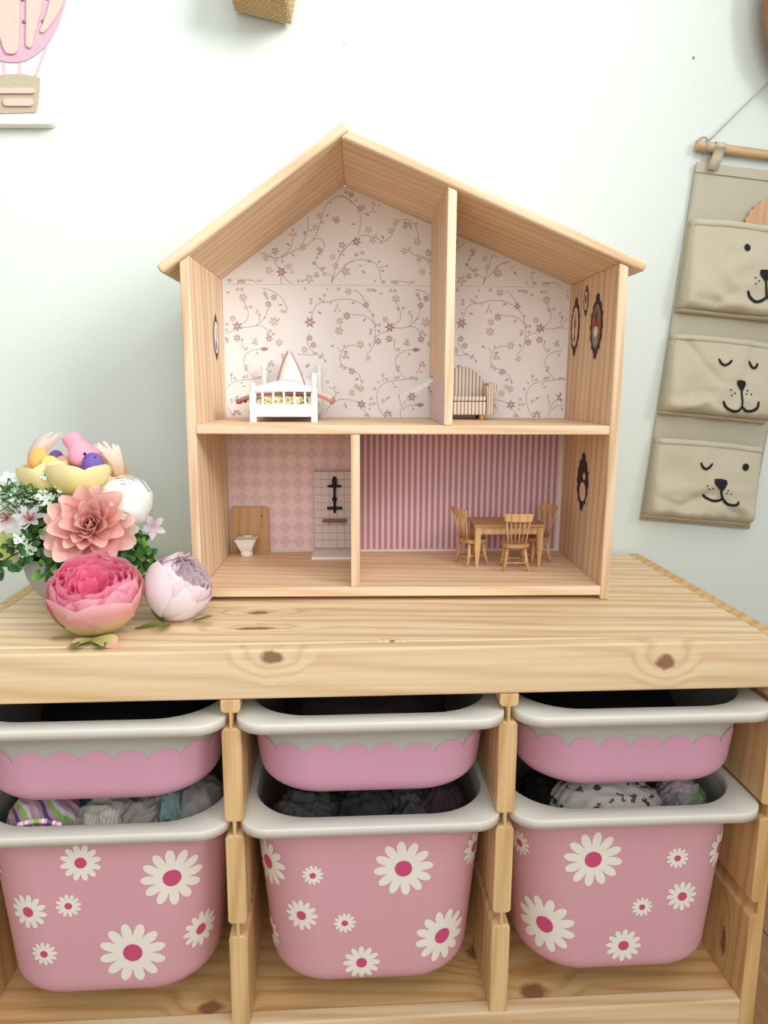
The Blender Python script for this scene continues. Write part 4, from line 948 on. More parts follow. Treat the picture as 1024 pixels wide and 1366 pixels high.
for i, (top, h, x0) in enumerate(POCK):
    def pf(u, v, i=i, top=top, h=h, x0=x0):
        x = x0 + PW * u; z = top - h * v
        zz = z - 0.006 * u * (0.3 + v) * 0.5 + 0.004 * sin(pi * u) * (1 - v) * 0.6
        p = pocket_pt(i, x, z); 
        return (p.x, p.y, p.z + 0.003 * sin(pi * u) * (1 - v))
    pk = MB().grid(pf, 44, 32).build('pocket', M['linen'], og, True, solid=0.0014); pockets.append(pk)
    pk['label'] = ('top pocket with open round eyes', 'middle pocket with a sleeping face', 'bottom pocket with a winking face')[i]
    # gussets close the pocket's bottom and sides
    mb = MB()
    def bot(u, v, i=i, top=top, h=h, x0=x0):
        p = Vector(pf(u, 1.0)); return (p.x, p.y * (1 - v) - 0.003 * v, p.z - 0.004 * sin(pi * v) - 0.002 * v)
    MB().grid(bot, 30, 5).build('pocket_bottom', M['linen'], pk, True, solid=0.0014)
    for s_ in (0.0, 1.0):
        def sd(u, v, s_=s_):
            p = Vector(pf(s_, v)); q = Vector((p.x, -0.003, p.z)); r_ = p.lerp(q, u); r_.x += (0.004 if s_ == 0 else -0.004) * sin(pi * u); return r_
        MB().grid(sd, 4, 16).build('pocket_side', M['linen'], pk, True, solid=0.0012)
    def hem(u, v): 
        p = Vector(pf(u, 0.07 * v)); return (p.x, p.y - 0.0012, p.z)
    MB().grid(hem, 40, 2).build('pocket_hem', M['linen'], pk, True, solid=0.0008)
def pk_disc(i, nm, pts):
    L = [og_local(x, y, 0.415) for x, y in pts]; c = (sum(p[0] for p in L) / len(L), sum(p[1] for p in L) / len(L))
    MB().fan(pocket_pt(i, *c, 0.0024), [pocket_pt(i, p[0], p[1], 0.0024) for p in L]).build(nm, M['ink'], pockets[i])
def ell(x, y, a, b, rot=0.0): return [(x + a * cos(k * pi / 10) * cos(rot) - b * sin(k * pi / 10) * sin(rot), y + a * cos(k * pi / 10) * sin(rot) + b * sin(k * pi / 10) * cos(rot)) for k in range(20)]
def pk_line(i, nm, pts, w):
    P = []
    for k in range(len(pts) - 1):
        p0, p1, p2, p3 = pts[max(k - 1, 0)], pts[k], pts[k + 1], pts[min(k + 2, len(pts) - 1)]
        for j in range(6):
            t = j / 6; P.append(tuple(0.5 * (2 * p1[c] + (p2[c] - p0[c]) * t + (2 * p0[c] - 5 * p1[c] + 4 * p2[c] - p3[c]) * t * t + (3 * p1[c] - p0[c] - 3 * p2[c] + p3[c]) * t ** 3) for c in (0, 1)))
    P.append(pts[-1]); L = [Vector(og_local(x, y, 0.415)) for x, y in P]
    mb = MB(); R_ = []
    for k, p in enumerate(L):
        d = (L[min(k + 1, len(L) - 1)] - L[max(k - 1, 0)]).normalized(); n = Vector((-d.y, d.x)); u = k / (len(L) - 1)
        ww = w * (0.55 + 0.45 * min(1, 6 * u, 6 * (1 - u))) / 2
        R_.append([pocket_pt(i, *(p + n * ww), 0.0024), pocket_pt(i, *(p - n * ww), 0.0024)])
    mb.loops(R_, closed=False).build(nm, M['ink'], pockets[i])
# top face
pk_disc(0, 'printed_eye', ell(998.5, 329.5, 4.1, 5)); pk_disc(0, 'printed_eye', ell(1046, 336, 4.1, 5))
NOSE = [(-8, -7), (0, -7.5), (8, -5.5), (8.5, -1), (5, 4), (2, 8), (-2, 8), (-5, 4), (-8.5, -1)]
pk_disc(0, 'printed_nose', [(1021 + x, 367 + y) for x, y in NOSE])
pk_line(0, 'printed_mouth', [(1021, 372), (1020.5, 385), (1021, 397)], 0.0035)
pk_line(0, 'printed_mouth', [(995.5, 388), (998, 396), (1006, 402.5), (1015, 401), (1021, 396)], 0.0048)
pk_line(0, 'printed_mouth', [(1021, 396), (1028, 403), (1038, 404), (1045, 397), (1046, 390)], 0.0048)
for x, y in ((1006, 371), (1011, 375), (1006, 379)): pk_disc(0, 'printed_whisker', ell(x, y, 1.1, 1.1))
# middle face
pk_line(1, 'printed_eye', [(961, 478), (963, 484), (968, 487), (974, 484.5), (978.5, 480)], 0.0042)
pk_line(1, 'printed_eye', [(1002, 481), (1004, 487), (1008, 491), (1012, 488.5), (1013.5, 484)], 0.0042)
pk_disc(1, 'printed_nose', [(988 + x * 0.72, 514 + y * 0.95) for x, y in NOSE])
pk_line(1, 'printed_mouth', [(988, 520), (987, 532), (987, 543)], 0.0034)
pk_line(1, 'printed_mouth', [(963, 534.5), (966, 543), (974, 548.5), (982, 547), (987, 542)], 0.0046)
pk_line(1, 'printed_mouth', [(987, 542), (993, 548), (1001, 547.5), (1007, 542), (1009, 535)], 0.0046)
for x, y in ((973, 520), (978, 524.5), (974, 527.5), (996, 521), (994, 525.5), (1000.5, 526)): pk_disc(1, 'printed_whisker', ell(x, y, 1.1, 1.1))
# bottom face
pk_line(2, 'printed_eye', [(936, 617), (938, 623), (943, 626), (948, 623.5), (952.5, 618.5)], 0.0042)
pk_disc(2, 'printed_eye', ell(996, 623.5, 4.2, 5, 0.5))
pk_disc(2, 'printed_nose', [(961 + x, 646 + y) for x, y in NOSE])
pk_line(2, 'printed_mouth', [(960, 652), (961, 660), (964, 667)], 0.0034)
pk_line(2, 'printed_mouth', [(938, 659.5), (943, 664.5), (951, 668), (959, 667.5), (963, 664)], 0.0044)
pk_line(2, 'printed_mouth', [(963, 665), (968, 671.5), (975, 673.5), (981, 672), (983, 668)], 0.0044)
for x, y in ((943, 648), (945, 652), (950, 651.5), (969, 654), (967.5, 658), (973, 658.5)): pk_disc(2, 'printed_whisker', ell(x, y, 1.0, 1.0))
# wooden scalloped disc in the top pocket
p = at(1032, 309, 0.437)
sd_ = []
for k in range(96):
    a = 2 * pi * k / 96; r_ = 0.0505 + 0.0034 * abs(sin(a * 13)); sd_.append((r_ * cos(a), r_ * sin(a)))
o = MB().prism_y(sd_, -0.0015, 0.0015).build('scalloped_wooden_disc', M['ply'], bevel=0.0004); o.location = (p.x, 0.437, p.z)
tag(o, 'thin wooden disc with scalloped edge peeking out of the top linen pocket', 'wooden disc')

# ------------------------------------------------------------------ balloon plaque
bp = thing('balloon_plaque', 'white wooden wall plaque of a hot air balloon in mauve and peach', 'wall decoration', (0, 0, 0))
PY = 0.43
def pl2(pts, sc=7.19): return [(at(x / sc, y / sc, PY).x, at(x / sc, y / sc, PY).z) for x, y in pts]
def smooth(pts, n=5, closed=False):
    P = []
    m = len(pts)
    for i in range(m if closed else m - 1):
        g = (lambda k: pts[k % m]) if closed else (lambda k: pts[min(max(k, 0), m - 1)])
        p0, p1, p2, p3 = g(i - 1), g(i), g(i + 1), g(i + 2)
        for j in range(n):
            t = j / n; P.append(tuple(0.5 * (2 * p1[c] + (p2[c] - p0[c]) * t + (2 * p0[c] - 5 * p1[c] + 4 * p2[c] - p3[c]) * t * t + (3 * p1[c] - p0[c] - 3 * p2[c] + p3[c]) * t ** 3) for c in (0, 1)))
    if not closed: P.append(pts[-1])
    return P
CXB = 130.0                                     # plaque's middle, in plaque drawing units
def mirror(r): return r + [(2 * CXB - x, y) for x, y in r[::-1]]
right = smooth([(CXB, -1250), (420, -1180), (660, -950), (800, -600), (830, -250), (795, 60), (735, 290), (650, 480), (590, 610), (560, 760), (545, 900), (525, 1060), (510, 1140), (470, 1185), (400, 1190), (CXB, 1190)], 4)
def ccw(P):
    a = sum(P[i][0] * P[(i + 1) % len(P)][1] - P[(i + 1) % len(P)][0] * P[i][1] for i in range(len(P)))
    return P if a > 0 else P[::-1]
board = ccw(pl2(mirror(right[1:-1])))
MB().prism_y(board, PY, 0.4498).build('board', M['white'], bp, bevel=0.002, seg=3)
env = smooth([(CXB, -1080), (400, -1000), (600, -760), (690, -400), (670, -120), (640, 10), (560, 250), (480, 400), (390, 500), (280, 575), (200, 600), (CXB, 605)], 4)
MB().prism_y(ccw(pl2(mirror(env[1:-1]))), PY - 0.0025, PY - 0.0002).build('balloon_envelope', M['balloon'], bp, bevel=0.0004)
def strip(nm, P, y0, y1, mat, parent=bp): return MB().prism_y(ccw(pl2(P)), y0, y1).build(nm, M[mat], parent, bevel=0.0008)
S0 = smooth([(195, -900), (195, 300), (180, 490), (150, 530), (110, 532), (70, 520), (35, 440), (0, 300), (-20, 100), (-20, -900)], 3)
strip('peach_stripe', S0, PY - 0.006, PY - 0.0026, 'peach')
S1 = smooth([(270, -900), (265, 0), (262, 300), (262, 440), (285, 470), (315, 455), (370, 250), (410, 60), (420, -300), (400, -900)], 3)
strip('peach_stripe', S1, PY - 0.006, PY - 0.0026, 'peach')
S2 = smooth([(500, -600), (500, -100), (490, 20), (440, 200), (398, 300), (408, 326), (440, 318), (520, 220), (590, 100), (625, 0), (640, -300), (600, -600)], 3)
strip('peach_stripe', S2, PY - 0.006, PY - 0.0026, 'peach')
for S in (S1, S2): strip('peach_stripe', [(2 * CXB - 25 - x - 25, y) for x, y in S], PY - 0.006, PY - 0.0026, 'peach')
for (x, y) in ((238, 220), (225, 5), (420, 215), (455, -5)):
    c = pl2([(x, y)])[0]; q = MB().lathe([(0.0026, 0), (0.0024, 0.0012), (0.001, 0.0016)], 12, (0, 0, 0), True, True).build('screw', M['screw'], bp, True); q.location = (c[0], PY - 0.0025, c[1]); q.rotation_euler = (pi / 2, 0, 0)
for (xa, ya, xb, yb) in ((450, 450, 345, 730), (198, 600, 195, 715), (32, 600, 50, 720), (-120, 520, -60, 735)):
    strip('basket_rope', [(xa - 15, ya), (xa + 15, ya), (xb + 14, yb), (xb - 14, yb)], PY - 0.0016, PY - 0.0002, 'rope_pink')
BK = [(-130, 750)] + smooth([(-130, 750), (-30, 728), (80, 715), (195, 712), (300, 728), (388, 750)], 4)[1:] + smooth([(388, 750), (380, 900), (362, 1040), (345, 1082)], 3)[1:] + [(345, 1084), (-90, 1096)]
bk_ = strip('balloon_basket', BK, PY - 0.002, PY - 0.0002, 'beige')
def pill(x0, x1, y, h): return [(x1 - h + h * cos(a), y + h * sin(a)) for a in [-pi / 2 + pi * k / 8 for k in range(9)]] + [(x0 + h - h * cos(a), y - h * sin(a)) for a in [-pi / 2 + pi * k / 8 for k in range(9)]]
strip('basket_band', pill(-90, 348, 882, 27), PY - 0.0055, PY - 0.0021, 'peach', bk_)
strip('basket_band', pill(42, 332, 993, 36), PY - 0.0055, PY - 0.0021, 'peach', bk_)

# ------------------------------------------------------------------ wicker wall basket
c0 = at(382, -4, 0.365)
wb = thing('wicker_basket', 'woven seagrass wall basket hanging above the doll house', 'basket', (c0.x, 0.365, c0.z), (0, radians(11), 0))
BW_, BDp = 0.082, 0.075
for r in range(14):
    pts = []; z = 0.003 + r * 0.0078
    per = [(-BW_, 0), (0, 0), (0, BDp), (-BW_, BDp)]
    for e in range(4):
        a, b = Vector(per[e]), Vector(per[(e + 1) % 4]); n = 11 if e % 2 == 0 else 9
        for k in range(n):
            q = a.lerp(b, k / n); pts.append((q.x, q.y, z + 0.0017 * (1 if k % 2 else -1)))
    pts.append(pts[0])
    MB().tube(pts, 0.0030, 8, False).build('woven_row', M['wicker'], wb, True)
MB().box(-BW_ + .002, -.002, 0.002, BDp - .002, 0.001, 0.003).build('basket_floor', M['wicker_shade'], wb)
for r in range(10):
    y = 0.0045 + r * 0.0073
    MB().tube([(-BW_ + .001 + (BW_ - .002) * k / 22, y + 0.0011 * (1 if k % 2 else -1), 0.0004 - 0.0006 * ((k + r) % 2)) for k in range(23)], 0.0030, 8).build('floor_strand', M['wicker'], wb, True)
for e, (x0, x1, y0, y1) in enumerate(((-BW_ + .002, -.002, 0.002, 0.004), (-0.004, -0.002, .002, BDp - .002), (-BW_ + .002, -.002, BDp - .004, BDp - .002), (-BW_ + .002, -BW_ + .004, .002, BDp - .002))):
    MB().box(x0, x1, y0, y1, 0.002, 0.11).build('basket_side', M['wicker_shade'], wb)

# ------------------------------------------------------------------ leather pouch
lpo = thing('leather_pouch', 'tan brown leather pouch hanging at the top right corner', 'pouch', (0.722, 0.412, 1.41))
def pouch(d): return (abs(d.x) ** 2.6 + abs(d.z) ** 2.6 + d.y * d.y) ** (-1 / 2.6) if True else 1
MB().ellipsoid((0, 0, 0), (0.112, 0.030, 0.155), 40, 30, lambda d: 1 + 0.02 * noise.noise(d * 4)).build('pouch_body', M['leather'], lpo, True)
MB().tube([(-0.06, 0.0, 0.12), (-0.05, 0.004, 0.25), (0.0, 0.008, 0.34), (0.05, 0.004, 0.25), (0.06, 0, 0.12)], 0.005, 8).build('strap', M['leather'], lpo, True)

# ------------------------------------------------------------------ flowers
M['pe_out'] = grad_uv('peony_guard_petal', [(0.0, (176, 184, 104)), (0.5, (222, 214, 150)), (0.68, (240, 208, 168)), (0.84, (246, 176, 174)), (1.0, (253, 210, 212))], 0.65, 0.28)
M['pe_mid'] = grad_uv('peony_mid_petal', [(0.0, (240, 170, 170)), (0.6, (250, 158, 182)), (1.0, (254, 206, 218))])
M['pe_in'] = grad_uv('peony_inner_petal', [(0.0, (226, 80, 130)), (0.6, (246, 112, 158)), (1.0, (254, 176, 202))])
M['wp_out'] = grad_uv('blush_guard_petal', [(0.0, (246, 222, 224)), (0.5, (254, 246, 247)), (1.0, (252, 238, 242))], 0.65, 0.28)
M['wp_in'] = grad_uv('blush_inner_petal', [(0.0, (248, 220, 232)), (1.0, (254, 244, 249))], 0.65, 0.45)
M['da'] = grad_uv('dahlia_petal', [(0.0, (212, 136, 128)), (0.45, (240, 184, 174)), (0.8, (247, 206, 195)), (1.0, (252, 228, 216))], 0.65, 0.32)
M['da_o'] = grad_uv('dahlia_outer_petal', [(0.0, (216, 152, 142)), (0.5, (236, 192, 182)), (1.0, (238, 218, 204))])
M['wr'] = grad_uv('white_petal', [(0.0, (216, 230, 202)), (0.4, (246, 250, 243)), (1.0, (254, 254, 252))], 0.65, 0.3)
M['or'] = grad_uv('orchid_petal', [(0.0, (236, 206, 208)), (0.5, (248, 238, 238)), (1.0, (250, 246, 244))])
M['li'] = grad_uv('lilac_white_petal', [(0.0, (214, 186, 196)), (0.5, (236, 222, 228)), (1.0, (244, 238, 238))])
M['yg'] = grad_uv('yellow_green_petal', [(0.0, (226, 232, 120)), (0.5, (222, 226, 166)), (1.0, (228, 226, 190))])
M['nest'] = grad_uv('yellow_nest_petal', [(0.0, (240, 216, 110)), (0.5, (250, 240, 164)), (1.0, (252, 243, 190))], 0.65, 0.22)
M['nest2'] = grad_uv('peach_nest_petal', [(0.0, (240, 212, 110)), (0.5, (248, 224, 170)), (1.0, (248, 218, 190))])
M['feather'] = grad_uv('cream_feather', [(0.0, (246, 214, 176)), (0.5, (246, 228, 208)), (1.0, (250, 240, 232))], 0.8)
M['leaf'] = grad_uv('boxwood_leaf', [(0.0, (36, 66, 34)), (0.6, (60, 104, 52)), (1.0, (78, 126, 62))], 0.4, 0.15)
M['leaf_l'] = grad_uv('young_boxwood_leaf', [(0.0, (66, 108, 42)), (0.6, (104, 156, 60)), (1.0, (130, 176, 78))], 0.4, 0.15)
M['sepal'] = grad_uv('olive_sepal', [(0.0, (92, 112, 48)), (0.6, (124, 140, 62)), (1.0, (150, 150, 80))], 0.5, 0.15)
M['fern'] = plain('fern_green', (70, 120, 50), 0.6, 0.3, 120)
M['stem'] = plain('dark_stem', (60, 52, 36), 0.7, 0.2)
M['moss'] = plain('dark_moss', (28, 34, 22), 0.95, 0.4, 120, 0.5)
M['stamen'] = plain('russet_stamen', (170, 100, 76), 0.7, 0.1)
M['blossom'] = plain('white_blossom', (240, 246, 240), 0.6, 0.02)
M['blossom_g'] = plain('pale_green_blossom', (206, 226, 204), 0.6, 0.04)
M['bunny'] = plain('pink_plush', (244, 166, 184), 0.95, 0.06, 300, 0.5)
M['egg_v'] = plain('violet_felt', (122, 98, 172), 0.9, 0.08, 300, 0.2)
M['egg_o'] = plain('orange_felt', (252, 186, 110), 0.9, 0.06, 300, 0.2)
M['egg_y'] = plain('yellow_felt', (250, 228, 120), 0.9, 0.05, 300, 0.2)
M['egg_p'] = plain('pink_felt', (244, 180, 186), 0.9, 0.05, 300, 0.2)

def frame(o, z, x=None):
    z = Vector(z).normalized(); x = Vector(x) if x else (Vector((0, 0, 1)) if abs(z.z) < 0.9 else Vector((1, 0, 0)))
    x = (x - z * x.dot(z)).normalized(); y = z.cross(x)
    return Matrix(((x.x, y.x, z.x, o[0]), (x.y, y.y, z.y, o[1]), (x.z, y.z, z.z, o[2]), (0, 0, 0, 1)))
def flower_thing(name, label, cat, o, z, x=None, group=None):
    t = thing(name, label, cat, group=group); t.matrix_world = frame(o, z, x); return t
def cup_petal(nm, mat, th0, th1, hw_, flare=0.0, ruffle=0.0, seed=0.0, nu=10, nv=10, tip=0.25):
    def fn(u, v):
        uu = (u - .5) * 2
        vv = v * (1 - tip * uu * uu * 0.5)
        th = th0 + (th1 - th0) * vv
        wf = sin(pi * (0.10 + 0.62 * v)) ** 0.8
        az = uu * hw_ * wf / max(sin(th), 0.38)
        R_ = 1 + flare * v ** 3 + ruffle * v * v * sin(uu * 6 + seed * 5) + 0.02 * noise.noise(Vector((uu * 1.5, v * 2, seed * 9))) + 0.03 * abs(uu)
        zr = ruffle * 0.6 * v * v * cos(uu * 9 + seed * 3)
        return (R_ * sin(th) * cos(az), R_ * sin(th) * sin(az), -R_ * cos(th) + zr)
    return MB().grid(fn, nu, nv).mesh(nm, M[mat], True)
def flat_petal(nm, mat, ln, w, cup=0.3, curl=0.0, nu=6, nv=8, point=0.6, base=0.25, pull=0.22):
    """petal along +X, cupped upwards (+Z)"""
    def fn(u, v):
        uu = (u - .5) * 2; v = 0.35 * v + 0.65 * sin(pi / 2 * v)
        t_ = max(0.0, (v - 0.72) / 0.28)
        wf = (base + (1 - base) * sin(pi / 2 * min(1, v / 0.72)) ** 0.9) * (1 - point * 0.5 * t_ ** 2)
        return (ln * v * (1 - pull * uu * uu * v), uu * w / 2 * wf, cup * w * 0.5 * (uu * wf) ** 2 + curl * ln * (v - 0.15) ** 2)
    return MB().grid(fn, nu, nv).mesh(nm, M[mat], True)
def RZ(a): return Matrix.Rotation(a, 4, 'Z')
def RY(a): return Matrix.Rotation(a, 4, 'Y')
def RX(a): return Matrix.Rotation(a, 4, 'X')
def TR(x, y, z): return Matrix.Translation((x, y, z))
def SC(s_): return Matrix.Scale(s_, 4)

def peony(name, label, o, axis, R_, out, mid, inn, th_open, seed, n_in=30, fill=0.58, core=None):
    rg = random.Random(seed); t = flower_thing(name, label, 'artificial flower', o, axis)
    go = [cup_petal('guard_petal', out, 0.12, th_open - 0.20 + 0.1 * k, 0.80, 0.02, 0.015, seed + k) for k in range(3)]
    gm = [cup_petal('mid_petal', mid, 0.2, th_open + 0.05 + 0.08 * k, 0.72, 0.0, 0.025, seed + 5 + k) for k in range(3)]
    gi = [cup_petal('inner_petal', inn, 0.5, th_open + 0.1, 0.75, 0.10, 0.10, seed + 9 + k, 8, 8) for k in range(4)]
    for k in range(6): link('guard_petal', go[k % 3], t, matrix=RZ(2 * pi * k / 6 + rg.uniform(-.15, .15)) @ SC(R_ * (1.0 + 0.02 * (k % 2))))
    for k in range(6): link('mid_petal', gm[k % 3], t, matrix=RZ(2 * pi * (k + .5) / 6 + rg.uniform(-.2, .2)) @ SC(R_ * (0.92 + 0.03 * (k % 2))))
    if core: MB().ellipsoid((0, 0, core[1] * R_), (core[0] * R_,) * 3, 18, 12).build('flower_heart', M['blossom'], t, True)
    for k in range(n_in if n_in else 0):
        f = (k + 0.5) / n_in; rr = R_ * (0.22 + fill * sqrt(f))
        a = k * 2.39996
        m = RZ(a) @ TR(R_ * 0.10 * f, 0, R_ * (0.02 + 0.12 * rg.random())) @ RX(rg.uniform(-.25, .25)) @ RY(rg.uniform(-0.12, 0.2)) @ SC(rr)
        link('inner_petal', gi[k % 4], t, matrix=m)
    return t, rg
pk_o = at(130, 812, 0.070)
pz = 0.52 + 0.0515
pp, rg = peony('pink_peony', 'bright pink artificial peony head with greenish guard petals lying on the pine top', (pk_o.x, 0.066, pz), (0.10, -0.40, 0.9), 0.0505, 'pe_out', 'pe_mid', 'pe_in', 1.95, 3, 44, 0.56, None)
inv = pp.matrix_world.inverted()
for k, (px, py, ang, ln) in enumerate(((100, 848, 200, 0.035), (152, 850, -15, 0.038), (88, 835, 170, 0.03))):
    me = flat_petal('fallen_guard_petal', 'pe_out', ln, 0.026, 0.3, -0.15)
    b_ = Vector((pk_o.x + 0.012 * cos(radians(ang)), 0.062 + (-0.028), 0.524))
    link('fallen_guard_petal', me, pp, matrix=inv @ (TR(pk_o.x + (0.010, 0.004, -0.018)[k], (0.036, 0.034, 0.045)[k], 0.5235 + 0.0015 * k) @ RZ(radians((215, -28, 178)[k])) @ RX(0.1)))
sep = flat_petal('sepal', 'sepal', 0.034, 0.014, 0.3, 0.1)
for a_, xx, yy in ((-95, -0.004, 0.036), (20, 0.040, 0.075), (-60, 0.008, 0.034)):
    link('sepal', sep, pp, matrix=inv @ (TR(pk_o.x + xx, yy, 0.5222) @ RZ(radians(a_))))
wp_o = at(239, 792, 0.115)
wp, rg = peony('blush_peony', 'pale blush artificial peony head tipped on its side before the doll house', (wp_o.x, 0.112, 0.52 + 0.0415), (0.55, -0.25, 0.62), 0.040, 'wp_out', 'wp_out', 'wp_in', 2.3, 8, 36, 0.60, (0.3, -0.2))
inv = wp.matrix_world.inverted()
for (a_, el, tx, ty, tz) in ((150, 40, -0.016, -0.018, 0.5225), (-110, 5, -0.006, -0.026, 0.5225), (-20, 12, 0.018, -0.012, 0.5222), (175, 70, -0.027, -0.012, 0.530), (120, 30, -0.028, 0.0, 0.527)):
    link('sepal', sep, wp, matrix=inv @ (TR(wp_o.x + tx, 0.112 + ty, tz) @ RZ(radians(a_)) @ RY(radians(-el)) @ SC(0.85)))

# --- bowl
BC = Vector((-0.389, 0.207, 0.52))
bw = thing('flower_bowl', 'round grey-green ceramic bowl holding the flower arrangement', 'bowl', BC)
prof = [(0.026, 0.0), (0.034, 0.002), (0.045, 0.010), (0.055, 0.022), (0.062, 0.038), (0.0655, 0.054), (0.066, 0.066), (0.0645, 0.0672), (0.063, 0.066), (0.0615, 0.052), (0.052, 0.026), (0.03, 0.010)]
MB().lathe(prof, 48, (0, 0, 0), True, True).build('bowl_body', M['ceramic'], bw, True)
MB().ellipsoid((0, 0.004, 0.085), (0.060, 0.055, 0.055), 24, 16, lambda d: 1 + 0.08 * noise.noise(d * 5)).build('moss_filling', M['moss'], bw, True)

# --- dahlia
do = at(122, 702, 0.135)
dh = flower_thing('dusty_pink_dahlia', 'large dusty pink artificial dahlia at the front of the flower bowl', 'artificial flower', do, (0.10, -0.90, 0.42))
rg = random.Random(11)
dm = [flat_petal('petal', 'da', 1.0, 0.56, 0.55, 0.10 + 0.06 * k, 8, 10, 0.5, 0.3, 0.20) for k in range(3)]
dmo = [flat_petal('petal', 'da_o', 1.0, 0.54, 0.5, -0.10 + 0.08 * k, 8, 10, 0.5, 0.3, 0.20) for k in range(3)]
for ri, (n, ln, el, zz, st) in enumerate(((12, 0.058, -2, -0.006, dmo), (11, 0.055, 14, -0.003, dm), (10, 0.049, 30, 0.000, dm), (8, 0.042, 46, 0.001, dm), (6, 0.034, 60, 0.002, dm), (5, 0.026, 74, 0.003, dm), (3, 0.020, 84, 0.004, dm))):
    for k in range(n):
        a = 2 * pi * (k + 0.5 * (ri % 2)) / n + rg.uniform(-.14, .14)
        link('petal', st[rg.randrange(3)], dh, matrix=RZ(a) @ TR(0.003, 0, zz) @ RY(-radians(el + rg.uniform(-9, 9))) @ RX(rg.uniform(-.3, .3)) @ SC(ln * rg.uniform(0.88, 1.08)))
MB().ellipsoid((0, 0, -0.004), (0.010, 0.010, 0.010), 12, 8).build('flower_heart', M['da'], dh, True)

# --- white ranunculus
wo = at(166, 670, 0.175)
wr_, rg = peony('white_ranunculus', 'rounded white artificial flower at the right of the flower bowl', wo, (0.15, -0.55, 0.8), 0.0345, 'wr', 'wr', 'wr', 2.35, 21, 0, 0.5, (0.80, 0.0))
for lay, (th, sc_, n) in enumerate(((2.65, 0.96, 5), (2.85, 0.91, 5), (3.05, 0.87, 4))):
    cm_ = cup_petal('inner_petal', 'wr', 0.6, th, 0.95, 0.01, 0.01, lay)
    for k in range(n): link('inner_petal', cm_, wr_, matrix=RZ(2 * pi * k / n + lay * 0.7) @ SC(0.0345 * sc_))

# --- open five-petal blossoms
def open_flower(name, label, px, py, Y, r, mat, axis, n=5, cup=22, stamens=True, rot=0.0, width=0.62):
    t = flower_thing(name, label, 'artificial flower', at(px, py, Y), axis)
    me = flat_petal('petal', mat, 1.0, width, 0.35, -0.18, point=0.6, base=0.3)
    for k in range(n): link('petal', me, t, matrix=RZ(rot + 2 * pi * k / n) @ RY(-radians(cup)) @ SC(r))
    if stamens:
        for k in range(5):
            a = 2 * pi * k / 5 + .3; e = (0.28 * r * cos(a), 0.28 * r * sin(a), 0.42 * r)
            MB().tube([(0, 0, 0), e], [0.0005, 0.0011], 6).build('stamen', M['stamen'], t, True)
    return t
open_flower('white_orchid', 'white artificial blossom with russet stamens at the far left of the bowl', 10, 692, 0.16, 0.022, 'or', (-0.1, -0.9, 0.4), rot=0.3)
open_flower('lilac_lily', 'pale lilac artificial blossom left of the dahlia', 40, 694, 0.15, 0.022, 'li', (0.2, -0.6, 0.8), 6, 35, rot=0.5, width=0.42)
open_flower('yellow_green_lily', 'yellow-green artificial lily low at the far left of the bowl', 2, 733, 0.165, 0.034, 'yg', (0.1, -0.8, 0.2), 5, 25, False, 0.2, 0.7)
open_flower('lilac_blossom', 'small lilac-white blossom at the right edge of the bowl', 203, 703, 0.18, 0.018, 'li', (0.5, -0.8, 0.1), 5, 30, False, 0.4, 0.5)
# --- sprays of small blossoms
def cupped(r, n=5):
    mb = MB(); ng = 40; c = mb.vert((0, 0, 0)); prev = None
    for kk, f in enumerate((0.35, 0.7, 1.0)):
        ring = []
        for g in range(ng):
            th = 2 * pi * g / ng; lob = 0.55 + 0.45 * abs(cos(n / 2 * th)) ** 0.5; rr = r * f * (lob if f > 0.4 else 0.7); ring.append(mb.vert((rr * cos(th), rr * sin(th), 0.35 * r * f * f)))
        for g in range(ng):
            h2 = (g + 1) % ng
            if prev is None: mb.face((c, ring[g], ring[h2]))
            else: mb.face((prev[g], ring[g], ring[h2], prev[h2]))
        prev = ring
    return mb
bl_me = [cupped(0.0095).mesh('blossom', M['blossom'], True), cupped(0.0095).mesh('blossom', M['blossom_g'], True)]
bl_c = MB().ellipsoid((0, 0, 0.001), (0.0016, 0.0016, 0.0016), 8, 6).mesh('blossom_centre', M['leaf_l'], True)
def spray(label, root, pts, seed):
    rg = random.Random(seed); t = thing('blossom_spray', label, 'artificial flower', at(*root))
    inv = Matrix.Translation(-Vector(at(*root)))
    for (px, py, Y, g, s_) in pts:
        p = at(px, py, Y); d = Vector((rg.uniform(-.4, .4), -0.8, rg.uniform(.1, .7)))
        b = link('blossom', bl_me[g], t, matrix=inv @ frame(p, d) @ RZ(rg.uniform(0, 6)) @ SC(s_))
        link('blossom_centre', bl_c, b)
        q = at(*root); MB().tube([Vector((0, 0, 0)), (p - q) * 0.5 + Vector((0, 0.01, 0.004)), (p - q) * 0.98 + Vector((0, 0.002, 0))], 0.0006, 5).build('stalk', M['fern'], t, True)
spray('spray of tiny white and pale green blossoms below the yellow petals', (62, 690, 0.19), [(47, 650, .165, 0, 1), (60, 652, .16, 0, 1.0), (57, 661, .155, 0, .8), (67, 668, .15, 1, 1.05), (83, 648, .15, 1, 1.0), (60, 634, .15, 1, .7), (52, 662, .16, 0, .6)], 1)
spray('spray of small pale green and white blossoms at the upper left of the bowl', (25, 690, 0.20), [(12, 640, .18, 0, 1.1), (27, 650, .17, 1, 1.0), (22, 661, .165, 1, 1.1), (7, 655, .18, 0, .9), (30, 636, .18, 1, .8), (4, 668, .17, 0, 1.0)], 2)
spray('spray of tiny blossoms between white flower and right edge', (170, 715, 0.19), [(185, 706, .165, 1, .8), (178, 712, .16, 0, .55), (196, 690, .18, 0, .5), (166, 690, .135, 0, .45)], 3)
